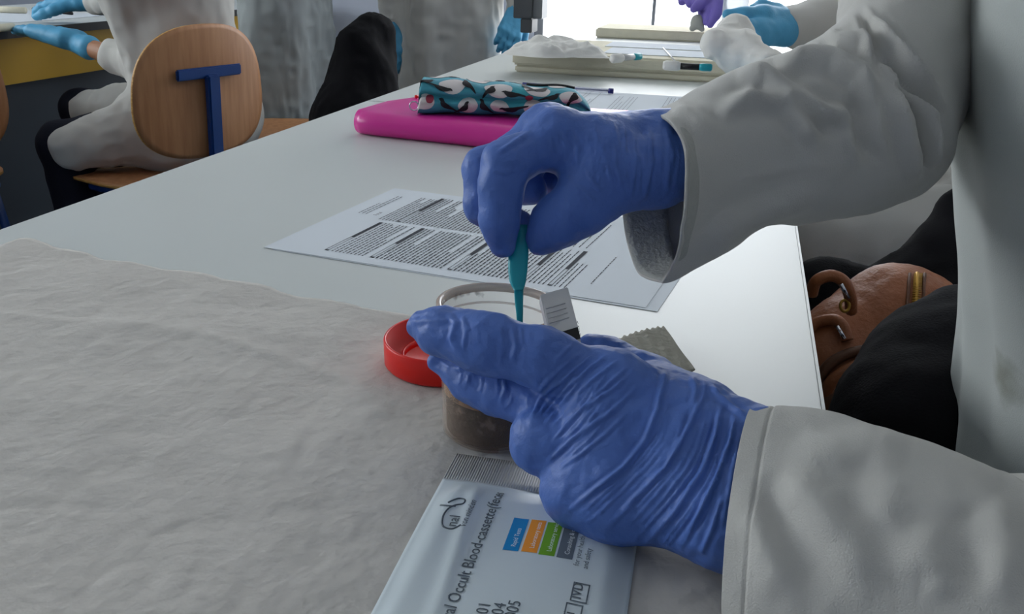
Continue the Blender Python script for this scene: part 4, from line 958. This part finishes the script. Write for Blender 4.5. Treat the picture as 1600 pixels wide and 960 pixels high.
# lower (left) hand
W1, W2 = (1166, 708, .338, 59), (1145, 806, .325, 69)
LP = chain(W1, (955, 612, .356, 58)) + chain(W1, (950, 668, .352, 55)) + chain(W2, (950, 718, .350, 57)) + chain(W2, (968, 775, .345, 66)) + chain(W1, W2) + chain((955, 612, .356, 56), (950, 668, .352, 55), (950, 718, .350, 57), (968, 775, .345, 64)) + chain((1060, 720, .345, 80), (1000, 700, .352, 70)) + chain((1095, 650, .352, 56), (1030, 625, .368, 52))
LFg = [chain((955, 612, .356, 56), (850, 561, .359, 41), (775, 541, .364, 38), (745, 533, .367, 37), (690, 518, .374, 31), (657, 507, .380, 20)),
       chain((950, 668, .352, 52), (850, 634, .372, 38), (785, 612, .381, 33), (735, 595, .387, 26), (682, 565, .393, 14)),
       chain((950, 712, .350, 54), (850, 688, .359, 43), (856, 692, .366, 42), (890, 704, .382, 34), (912, 700, .386, 28)),
       chain((968, 775, .345, 66), (910, 762, .350, 54), (912, 766, .356, 50), (950, 765, .366, 38)),
       chain((1090, 650, .352, 50), (1010, 600, .384, 40), (955, 568, .400, 31), (922, 548, .402, 26))]
LG = [LP] + LFg
# upper (right) hand
RP = chain((1125, 250, .44, 46), (1045, 224, .416, 46), (874, 216, .402, 38)) + chain((1125, 262, .43, 50), (1035, 266, .406, 48), (930, 262, .400, 44), (872, 222, .402, 36)) + chain((1045, 226, .420, 44), (855, 206, .424, 34)) + chain((1045, 235, .43, 42), (884, 214, .448, 33)) + chain((1045, 245, .44, 40), (905, 226, .462, 31)) + chain((872, 212, .402, 36), (855, 206, .424, 34), (884, 214, .448, 33), (905, 226, .462, 31)) + chain((1020, 280, .404, 44), (965, 282, .397, 46)) + chain((935, 235, .402, 46), (930, 285, .397, 40))
RFg = [chain((874, 214, .402, 37), (790, 258, .394, 33), (782, 300, .394, 28), (780, 345, .397, 26), (786, 384, .402, 20)),
       chain((855, 206, .424, 33), (756, 266, .417, 29), (756, 322, .417, 26), (790, 345, .420, 21), (815, 348, .424, 17)),
       chain((884, 214, .448, 32), (805, 262, .452, 26), (815, 292, .450, 22), (838, 299, .446, 18)),
       chain((905, 226, .462, 30), (850, 262, .466, 22), (850, 282, .464, 18), (868, 288, .458, 14)),
       chain((970, 282, .397, 46), (908, 322, .397, 43), (866, 352, .400, 35), (844, 378, .404, 22))]
RG = [RP] + RFg
JM = dict(pelvis=hipM, chest=np.array([0.395, 0.43, 0.88]), neck=np.array([0.37, 0.41, 1.13]), head=np.array([0.33, 0.40, 1.27]), shL=np.array([0.40, 0.265, 1.05]), shR=np.array([0.37, 0.57, 1.05]),
          hpL=hipM + sM * 0.09, hpR=hipM - sM * 0.09, look=fM + [0, 0, -1.0], wrL=D(1185, 765, .328), wrR=D(1110, 250, .43), elL=np.array([0.315, 0.155, 0.835]), elR=D(1415, 170, .485))
for s, q in (('L', 1), ('R', -1)):
    JM['kn' + s] = hipM + sM * q * 0.13 + fM * 0.30 + [0, 0, -0.03]; JM['an' + s] = JM['kn' + s] * [1, 1, 0] + [0, 0, 0.09]; JM['toe' + s] = JM['an' + s] + fM * 0.2
def main_person():
    P = thing('person', 'person in white lab coat and violet-blue gloves working with the cup at right', 'person', hipM * [1, 1, 0])
    g = lambda k: np.asarray(JM[k], float); side = sM
    arms = [];
    la = [(D(1200, 772, .328), .014), (D(1330, 858, .311), .015), (D(1480, 920, .298), .016), (D(1625, 965, .286), .018), (np.array([.262, .175, .812]), .022), (np.array([.33, .175, .865]), .030), (np.array([.375, .21, .94]), .033), (g('shL'), .04)]
    ra_ = [(g('wrR'), .017), (D(1195, 226, .441), .018), (D(1300, 205, .455), .020), (D(1385, 150, .478), .022), (D(1405, 60, .498), .022), (D(1450, -85, .525), .024), (g('shR') - [0, 0, .03], .035)]
    for L_ in (la, ra_): arms += [(L_[i][0], L_[i + 1][0], L_[i][1], L_[i + 1][1]) for i in range(len(L_) - 1)]
    legs = []
    for s in 'LR': legs += [(g('hp' + s), g('kn' + s), 0.068, 0.050), (g('kn' + s), g('an' + s), 0.048, 0.034), (g('an' + s), g('an' + s) + fM * 0.12, 0.034, 0.03)]
    pe, ch, nk, hd = hipM, g('chest'), g('neck'), g('head'); up = unit(hd - nk); fr = unit(fM - up * np.dot(fM, up)); s2 = np.cross(up, fr); hc = hd
    torso = [(pe - side * 0.06, pe + side * 0.06, 0.085, 0.085), (pe, ch, 0.09, 0.095), (g('shL'), g('shR'), 0.05, 0.05), (ch, nk, 0.07, 0.052), (nk, hd, 0.05, 0.05)]
    headp = [(hc + up * 0.025 - fr * 0.018, hc + up * 0.03 + fr * 0.015, 0.088, 0.082), (hc, hc - up * 0.075 + fr * 0.03, 0.072, 0.046), (hc - up * 0.03 + fr * 0.085, hc - up * 0.005 + fr * 0.09, 0.016, 0.009), (hc - up * 0.062 + fr * 0.078 - s2 * 0.018, hc - up * 0.062 + fr * 0.078 + s2 * 0.018, 0.010, 0.010)]
    for q in (-1, 1): headp += [(hc + s2 * q * 0.083 + up * 0.01, hc + s2 * q * 0.083 - up * 0.03, 0.011, 0.009)]
    shr = lambda G: [[(c[0], c[1], c[2] * 0.78, c[3] * 0.78) for c in ch_] for ch_ in G]
    l, r = shr(LG), shr(RG)
    sculpt('body', [torso + arms + legs + headp + l[0] + r[0]] + l[1:] + r[1:], 0.0065, 0.012, M['skin'], P, -0.002, kg=0.005)
    sculpt('hair', [[(hc + up * 0.035 - fr * 0.028, hc + up * 0.045 + fr * 0.02, 0.096, 0.086), (hc - fr * 0.045, hc - up * 0.10 - fr * 0.055, 0.080, 0.06)]], 0.009, 0.02, M['hair'], P, 0.0, disp=fold_disp(0.004, 60, 5, False))
    for q in (-1, 1):
        e = hc + fr * 0.087 + s2 * q * 0.032 + up * 0.004; lathe('eye', e, [(0.0005, 0.0075), (0.006, 0.005), (0.0075, 0), (0.006, -0.005), (0.0005, -0.0075)], M['case_black'], P, 12)
    sculpt('trousers', [legs[0:2] + legs[3:5] + [(pe - side * 0.07, pe + side * 0.07, 0.09, 0.09)]], 0.009, 0.02, M['trousers'], P, 0.010, disp=fold_disp(0.005, 16, 2))
    for s in 'LR':
        a = g('an' + s); b = np.array([a[0], a[1], 0.045]); sculpt('shoe', [[(b - fM * 0.03, b + fM * 0.19, 0.040, 0.036)]], 0.008, 0.01, M['shoe'], P, 0.0)
    # gloves: fine sculpt with creases
    CL_ = [([(865, 567), (880, 552), (897, 536)], 3.2, .0007), ([(835, 624), (855, 596), (878, 575), (916, 545)], 3.2, .0009), ([(857, 613), (890, 585), (935, 548)], 3.0, .0009), ([(878, 616), (915, 580), (952, 553)], 3.0, .0009),
          ([(830, 654), (846, 620), (872, 596)], 3.5, .0009), ([(895, 622), (930, 590), (968, 562)], 3.0, .0008), ([(905, 640), (945, 605), (985, 570)], 3.0, .0007),
          ([(857, 700), (885, 665), (916, 635), (962, 605), (985, 585)], 3.5, .0010), ([(850, 728), (880, 700), (920, 668), (960, 640), (1000, 600)], 4, .0010), ([(870, 735), (905, 712), (945, 680), (985, 640)], 3.5, .0007),
          ([(880, 806), (930, 765), (975, 730), (1010, 685), (1028, 640), (1040, 575)], 4.5, .0013), ([(945, 830), (990, 780), (1040, 730), (1075, 670), (1098, 620), (1100, 590)], 4.5, .0012),
          ([(1000, 858), (1055, 800), (1095, 740), (1120, 675), (1128, 625)], 5, .0015), ([(1055, 862), (1095, 800), (1122, 745), (1140, 690), (1150, 640)], 5, .0016), ([(1095, 868), (1115, 820), (1130, 770)], 5, .0012),
          ([(700, 490), (712, 505), (706, 530), (716, 552)], 5, .0008), ([(722, 492), (728, 515), (724, 545)], 4, .0006), ([(798, 508), (806, 540), (798, 572)], 5, .0009), ([(782, 505), (786, 540), (780, 575)], 3.5, .0006), ([(812, 512), (816, 545)], 3.5, .0006),
          ([(640, 505), (665, 500), (700, 503)], 5, .0006), ([(780, 632), (790, 610), (786, 590)], 4, .0006), ([(672, 552), (700, 572), (735, 582)], 4, .0006), ([(1041, 575), (1036, 600), (1024, 640)], 5, .0012), ([(1080, 585), (1088, 610), (1082, 640)], 5, .0012), ([(1110, 600), (1122, 620), (1150, 640), (1165, 650)], 5, .0014)]
    rg_ = random.Random(4)
    def fan(a, b, n, w_, am):
        out = []; a = smooth_path(np.array(a, float), 6); b = smooth_path(np.array(b, float), 6); m = 13
        a = a[np.linspace(0, len(a) - 1, m).astype(int)]; b = b[np.linspace(0, len(b) - 1, m).astype(int)]
        for i in range(n):
            t = (i + 0.5 + rg_.uniform(-.3, .3)) / n; q = a * (1 - t) + b * t; i0 = rg_.randint(0, 4); i1 = rg_.randint(8, 12)
            out.append((q[i0:i1 + 1] + rg_.uniform(-1.5, 1.5), w_ * rg_.uniform(.7, 1.2), am * rg_.uniform(.5, 1.1)))
        return out
    CL_ = [(p, w_ * 0.85, a * 0.95) for p, w_, a in CL_]
    CL_ += fan([(832, 640), (870, 590), (900, 545)], [(870, 735), (930, 680), (990, 590)], 16, 2.2, .00050)
    CL_ += fan([(880, 806), (930, 765), (1010, 685), (1040, 575)], [(1000, 858), (1095, 740), (1125, 640)], 12, 2.6, .00050)
    CL_ += fan([(1000, 858), (1095, 740), (1125, 640)], [(1120, 870), (1140, 780), (1165, 660)], 12, 2.8, .00065)
    CL_ += fan([(690, 490), (700, 520), (695, 548)], [(820, 510), (826, 545), (822, 585)], 9, 2.2, .00035)
    CL_ += fan([(700, 560), (705, 580), (700, 600)], [(830, 610), (826, 640), (815, 650)], 6, 2.2, .00035)
    def dl(V, N): return crease_disp(CL_, V, N, .35) + 0.0011 * vnoise(V * [1, 1, 1], 150, 2) + 0.0007 * vnoise(V, 320, 6)
    fo = lambda a, b: a
    sculpt('glove', [LG[0] + chain((1166, 708, .338, 59), (1230, 735, .335, 44)) + chain((1150, 806, .325, 72), (1230, 815, .322, 60))] + LG[1:], 0.00082, 0.0105, M['glove'], P, 0.0, disp=dl, kg=0.006)
    CR_ = [([(916, 262), (925, 285), (940, 300)], 3, .0008), ([(959, 225), (962, 260), (975, 306)], 3.5, .001), ([(987, 200), (994, 253), (985, 312)], 3.5, .001), ([(1010, 190), (1018, 250), (1008, 310)], 4, .0011), ([(1040, 195), (1050, 245), (1040, 305)], 4, .0010), ([(940, 215), (945, 245), (955, 290)], 3, .0008),
           ([(875, 205), (884, 230), (882, 256)], 4, .001), ([(893, 200), (902, 232), (900, 262)], 4, .0009), ([(860, 215), (866, 240)], 3, .0007), ([(900, 290), (915, 300), (930, 318)], 3, .0007), ([(972, 190), (976, 230), (968, 280)], 3, .0008), ([(775, 238), (800, 225), (830, 205)], 4, .0008), ([(770, 265), (790, 270), (808, 262)], 4, .0007), ([(845, 345), (858, 360), (862, 380)], 3.5, .0006)]
    CR_ = [(p, w_ * 0.85, a) for p, w_, a in CR_]
    CR_ += fan([(905, 190), (915, 240), (925, 300)], [(1065, 195), (1072, 250), (1060, 308)], 22, 2.2, .00055)
    CR_ += fan([(862, 200), (872, 230), (868, 262)], [(905, 195), (912, 240), (900, 280)], 7, 2.0, .00045)
    CR_ += fan([(855, 330), (862, 350), (860, 378)], [(905, 290), (915, 325), (918, 350)], 7, 2.0, .00035)
    def dr(V, N): return crease_disp(CR_, V, N, .41) + 0.0011 * vnoise(V, 140, 3) + 0.0006 * vnoise(V, 300, 7)
    sculpt('glove', RG, 0.00095, 0.0080, M['glove_r'], P, 0.0, disp=dr, kg=0.006)
    # sleeves: lofts
    NA = 200
    def ring_px(T, B, dT, dB, hd, bow=0.0):
        t, b = D(T[0], T[1], dT), D(B[0], B[1], dB); c = (t + b) / 2; v = (t - b) / 2; W_ = -FWD * hd + np.array([1.0, 0, 0]) * bow * (dT + dB) / 2 / F; out = []
        for k in range(NA):
            a = 2 * math.pi * k / NA; out.append(c + v * math.cos(a) + W_ * math.sin(a))
        return np.array(out)
    def ring_w(c, v, w_):
        return np.array([np.array(c) + np.array(v) * math.cos(2 * math.pi * k / NA) + np.array(w_) * math.sin(2 * math.pi * k / NA) for k in range(NA)])
    def loft(name, rings, disp, mt, sub=22, th=0.0012):
        K = []; n = len(rings)
        for i in range(n - 1):
            p0, p1, p2, p3 = rings[max(i - 1, 0)], rings[i], rings[i + 1], rings[min(i + 2, n - 1)]
            for s in range(sub):
                t = s / sub; K.append(0.5 * ((2 * p1) + (-p0 + p2) * t + (2 * p0 - 5 * p1 + 4 * p2 - p3) * t * t + (-p0 + 3 * p1 - 3 * p2 + p3) * t ** 3))
        K.append(rings[-1]); V = np.concatenate(K); Fc = np.array(grid_faces(len(K), NA, False, True))
        N = vert_normals(V, Fc); cen = np.repeat(np.array([k.mean(0) for k in K]), NA, axis=0)
        if ((V - cen) * N).sum() < 0: N = -N; Fc = Fc[:, ::-1]
        V = V + N * disp(V, N, np.repeat(np.arange(len(K)) / sub, NA))[:, None]
        o = link_mesh(name, V, Fc, mt, P); solidify(o, th, -1.0); return o
    def resample(pts, n):
        pts = smooth_path(pts, 10); L = np.r_[0, np.cumsum(np.linalg.norm(np.diff(pts, axis=0), axis=1))]; q = np.linspace(0, L[-1], n)
        return np.stack([np.interp(q, L, pts[:, i]) for i in range(3)], 1)
    fr_pts = [D(*p) for p in ((1012, 176, .425), (1040, 183, .398), (1064, 210, .385), (1074, 250, .378), (1073, 310, .375), (1068, 355, .378), (1058, 405, .392), (1035, 443, .414))]
    bk_pts = [D(*p) for p in ((1035, 443, .414), (1001, 431, .436), (986, 402, .446), (976, 362, .455), (973, 320, .462), (978, 260, .468), (990, 205, .455), (1012, 176, .425))]
    mouth = np.concatenate([resample(fr_pts, NA // 2 + 1)[:-1], resample(bk_pts, NA // 2 + 1)[:-1]])
    r_in = ring_px((1085, 142), (1085, 418), .430, .424, .034)
    ringsR = [mouth, 0.45 * mouth + 0.55 * ring_px((1075, 146), (1075, 425), .430, .424, .034), ring_px((1120, 122), (1135, 398), .430, .428, .034), ring_px((1190, 90), (1200, 357), .436, .434, .036), ring_px((1255, 72), (1300, 347), .445, .44, .040), ring_px((1318, 28), (1385, 325), .46, .45, .045),
              ring_px((1328, -20), (1448, 290), .480, .465, .050), ring_px((1330, -90), (1482, 215), .50, .485, .052), ring_px((1345, -230), (1560, 60), .53, .51, .055), ring_w(g('shR') + [0, 0, -0.06], np.array([-0.06, 0, 0.02]), np.array([0, -0.06, 0.0])), ring_w(g('shR') + [0.02, -0.02, 0.03], np.array([-0.045, 0, 0.03]), np.array([0, -0.05, 0.02]))]
    FR = [([(1150, 118), (1195, 118), (1245, 148), (1290, 175), (1335, 184)], 14, .0045), ([(1120, 175), (1175, 152), (1227, 161), (1255, 190), (1282, 232)], 13, .0040), ([(1209, 92), (1255, 85), (1300, 88), (1345, 110), (1372, 150)], 13, .0045),
          ([(1372, 55), (1400, 100), (1430, 140), (1474, 185)], 7, -.0050), ([(1366, 30), (1390, 70), (1425, 110), (1470, 150)], 9, .0040), ([(1400, 118), (1425, 165), (1438, 215), (1440, 270)], 7, -.0050), ([(1330, 140), (1345, 175), (1350, 215), (1370, 260)], 13, -.0040),
          ([(1390, 140), (1408, 190), (1418, 240), (1425, 285)], 10, .0035), ([(1445, 160), (1455, 210), (1455, 260)], 9, .003), ([(1040, 160), (1085, 185), (1120, 215)], 16, .0018), ([(1100, 400), (1150, 350), (1210, 325), (1300, 300)], 18, .0020), ([(1285, 45), (1310, 60), (1345, 60), (1375, 85)], 9, .003), ([(1340, 10), (1365, 60), (1385, 110)], 7, -.003)]
    FR = [(p, w_ * 1.0, a * 1.4) for p, w_, a in FR]
    def dsr(V, N, s): e = np.clip(s / 1.2, 0, 1); return (crease_disp(FR, V, N, .44) + 0.0035 * vnoise(V, 26, 4) + 0.0025 * vnoise(V, 60, 5)) * e + 0.0005 * vnoise(V, 160, 5)
    loft('sleeve', ringsR, dsr, M['coat'])
    # folded hem band inside the cuff
    hem = []; 
    for k in range(7):
        q = mouth * (1 - k * 0.045 / 0.35 * 0.9) + (mouth * 0 + ring_px((1090, 150), (1090, 412), .430, .424, .030)) * (k * 0.045 / 0.35 * 0.9) ; c = q.mean(0); hem.append(c + (q - c) * 0.972)
    V = np.concatenate(hem); o = link_mesh('cuff_hem', V, grid_faces(7, NA, False, True), M['hem'], P); solidify(o, 0.0012, 0.0)
    ringsL = [ring_px((1176, 634), (1140, 992), .335, .296, .024, -50), ring_px((1224, 636), (1185, 1012), .334, .292, .028, -50), ring_px((1289, 642), (1240, 1030), .331, .288, .032, -32), ring_px((1382, 671), (1320, 1060), .325, .282, .036, 0), ring_px((1480, 706), (1410, 1100), .317, .276, .038), ring_px((1570, 740), (1500, 1140), .310, .270, .038), ring_px((1650, 742), (1620, 1170), .300, .262, .040),
              ring_w((0.262, 0.175, 0.815), (-0.015, 0.03, 0.040), (0.0, -0.05, 0.0)), ring_w((0.320, 0.165, 0.85), (-0.05, 0.02, 0.035), (-0.01, -0.055, -0.01)), ring_w((0.37, 0.20, 0.93), (-0.06, 0.01, 0.02), (0, -0.06, 0.0)), ring_w(g('shL') + [0, 0, -0.03], (-0.06, 0, 0.02), (0, -0.06, 0.01)), ring_w(g('shL') + [0, 0.03, 0.04], (-0.045, 0, 0.02), (0, -0.045, 0.03))]
    FLs = [([(1190, 740), (1215, 800), (1250, 860), (1300, 940)], 22, -.0045), ([(1165, 790), (1190, 860), (1220, 940)], 22, .0025), ([(1240, 740), (1290, 705), (1350, 690), (1420, 705)], 24, .0030), ([(1215, 745), (1270, 780), (1320, 840), (1370, 930)], 22, .0035), ([(1400, 900), (1440, 870), (1470, 900), (1480, 940)], 26, .0030), ([(1330, 715), (1345, 760), (1340, 820)], 22, -.0022), ([(1500, 780), (1520, 850), (1500, 930)], 28, -.0025), ([(1560, 770), (1570, 850), (1560, 940)], 26, .0020)]
    FLs = [(p, w_ * 1.15, a * 0.55) for p, w_, a in FLs]
    def dsl(V, N, s):
        e = np.clip(s / 1.0, 0, 1); seam = -0.0007 * np.exp(-((s - 0.72) / 0.035) ** 2)
        return (crease_disp(FLs, V, N, .31) + 0.0028 * vnoise(V, 24, 14)) * e + 0.0010 * vnoise(V, 70, 15) + seam + 0.0004 * vnoise(V * [1, 1, 1], 200, 5)
    loft('sleeve', ringsL, dsl, M['coat'])
    # coat front and back over the trunk
    def trunk(z, c, hx, hy, sh=0.0): return ring_w((c[0] + np.interp(z, [.6, .72, .80, .87, .93, 1.0], [.03, .020, .002, -.022, -.036, -.050]), c[1], z), (-hx, sh, 0), (0, -hy, 0))
    tr_ = [trunk(0.535, (0.395, 0.45), 0.135, 0.17), trunk(0.60, (0.395, 0.45), 0.140, 0.172), trunk(0.68, (0.395, 0.445), 0.138, 0.170), trunk(0.76, (0.393, 0.44), 0.135, 0.168), trunk(0.85, (0.39, 0.435), 0.133, 0.168), trunk(0.93, (0.388, 0.43), 0.130, 0.170), trunk(1.02, (0.386, 0.42), 0.115, 0.175), trunk(1.09, (0.38, 0.415), 0.085, 0.13), trunk(1.115, (0.375, 0.412), 0.065, 0.07)]
    def dtr(V, N, s):
        a = np.arctan2(V[:, 1] - 0.44, V[:, 0] - 0.39); return 0.004 * np.sin(a * 13 + V[:, 2] * 5) * np.clip((1.05 - V[:, 2]) * 3, 0, 1) * 0.6 + 0.010 * vnoise(V * [1, 1, 0.25], 15, 31) + 0.0012 * vnoise(V, 60, 3)
    cb_ = loft('coat_body', tr_, dtr, M['coat_stain'], 10)
    hit = BVHTree.FromPolygons([v.co.copy() for v in cb_.data.vertices], [tuple(p.vertices) for p in cb_.data.polygons]).ray_cast(Vector(CAM), V3(ray(1566, 590)).normalized())[0]
    if hit is not None: M['coat_stain'].node_tree.nodes['stain_place'].inputs['Location'].default_value = hit
    lp = [[(hipM - sM * 0.1 + [0, 0, 0.02], hipM - sM * 0.14 + fM * 0.12 + [0, 0, 0.02], 0.085, 0.07), (hipM + sM * 0.1 + [0, 0, 0.02], hipM + sM * 0.14 + fM * 0.12 + [0, 0, 0.02], 0.085, 0.07)]]
    sculpt('coat_skirt', lp, 0.007, 0.03, M['coat'], P, 0.0, disp=fold_disp(0.006, 18, 8))
    return P
# coat cloth with one greenish-brown stain low on the front
def stain_mat():
    m = mat('stained_white_cotton', (184, 188, 184), 0.85, 0.15, var=0.04, vscale=6, bump=0.25, bscale=1600, sheen=0.15); nt = m.node_tree; b = nt.nodes['Principled BSDF']
    src = b.inputs['Base Color'].links[0].from_socket; tc = nt.nodes.new('ShaderNodeTexCoord'); c = D(1566, 590, 0.425)
    mp = nt.nodes.new('ShaderNodeMapping'); mp.vector_type = 'TEXTURE'; mp.name = 'stain_place'; mp.inputs['Location'].default_value = V3(c); mp.inputs['Scale'].default_value = (0.012, 0.02, 0.019)
    nt.links.new(tc.outputs['Object'], mp.inputs['Vector'])
    nz = nt.nodes.new('ShaderNodeTexNoise'); nz.inputs['Scale'].default_value = 2.0; nt.links.new(mp.outputs[0], nz.inputs['Vector'])
    ln = nt.nodes.new('ShaderNodeVectorMath'); ln.operation = 'LENGTH'; nt.links.new(mp.outputs[0], ln.inputs[0])
    ad = nt.nodes.new('ShaderNodeMath'); ad.operation = 'ADD'; nt.links.new(ln.outputs['Value'], ad.inputs[0]); nt.links.new(nz.outputs[0], ad.inputs[1])
    rp = nt.nodes.new('ShaderNodeMapRange'); rp.inputs['From Min'].default_value = 0.7; rp.inputs['From Max'].default_value = 1.5; rp.inputs['To Min'].default_value = 0.6; rp.inputs['To Max'].default_value = 0.0
    nt.links.new(ad.outputs[0], rp.inputs['Value'])
    mx = nt.nodes.new('ShaderNodeMix'); mx.data_type = 'RGBA'; mx.inputs[7].default_value = lin((112, 112, 92)) + (1,)
    nt.links.new(rp.outputs[0], mx.inputs[0]); nt.links.new(src, mx.inputs[6]); nt.links.new(mx.outputs[2], b.inputs['Base Color']); return m
M['coat_stain'] = stain_mat()
main_person()
chair('wooden chair under the person working with the cup', hipM * [1, 1, 0] - FL * 0.16, FL, 0.66, 'wooden school chairs')

# ------------------------------------------------------------------ clutter on the far left bench
for (a, b, lb) in (((8, 14), (40, 16), 'cream strip on the far left bench behind the cyan hands'), ((5, 46), (20, 42), 'cream strip at the front edge of the far left bench')):
    o = tube('paper_roll', [PZ(a[0] - 30, a[1], TOP + 0.012), PZ(b[0], b[1], TOP + 0.012)], 0.010, M['foam'], None, 12); tag(o, lb, 'roll')
o = tube('marker_pen', [PZ(52, 14, TOP + 0.006), PZ(112, 21, TOP + 0.006)], 0.006, M['edge_black'], None, 10); tag(o, 'black marker pen between the cyan gloved hands on the left bench', 'pen')
o = rbox('paper_slip', -2.45, -2.1, 2.3, 2.75, TOP + 0.0005, TOP + 0.001, M['paper']); tag(o, 'white paper lying on the far left bench under the cyan glove', 'paper')
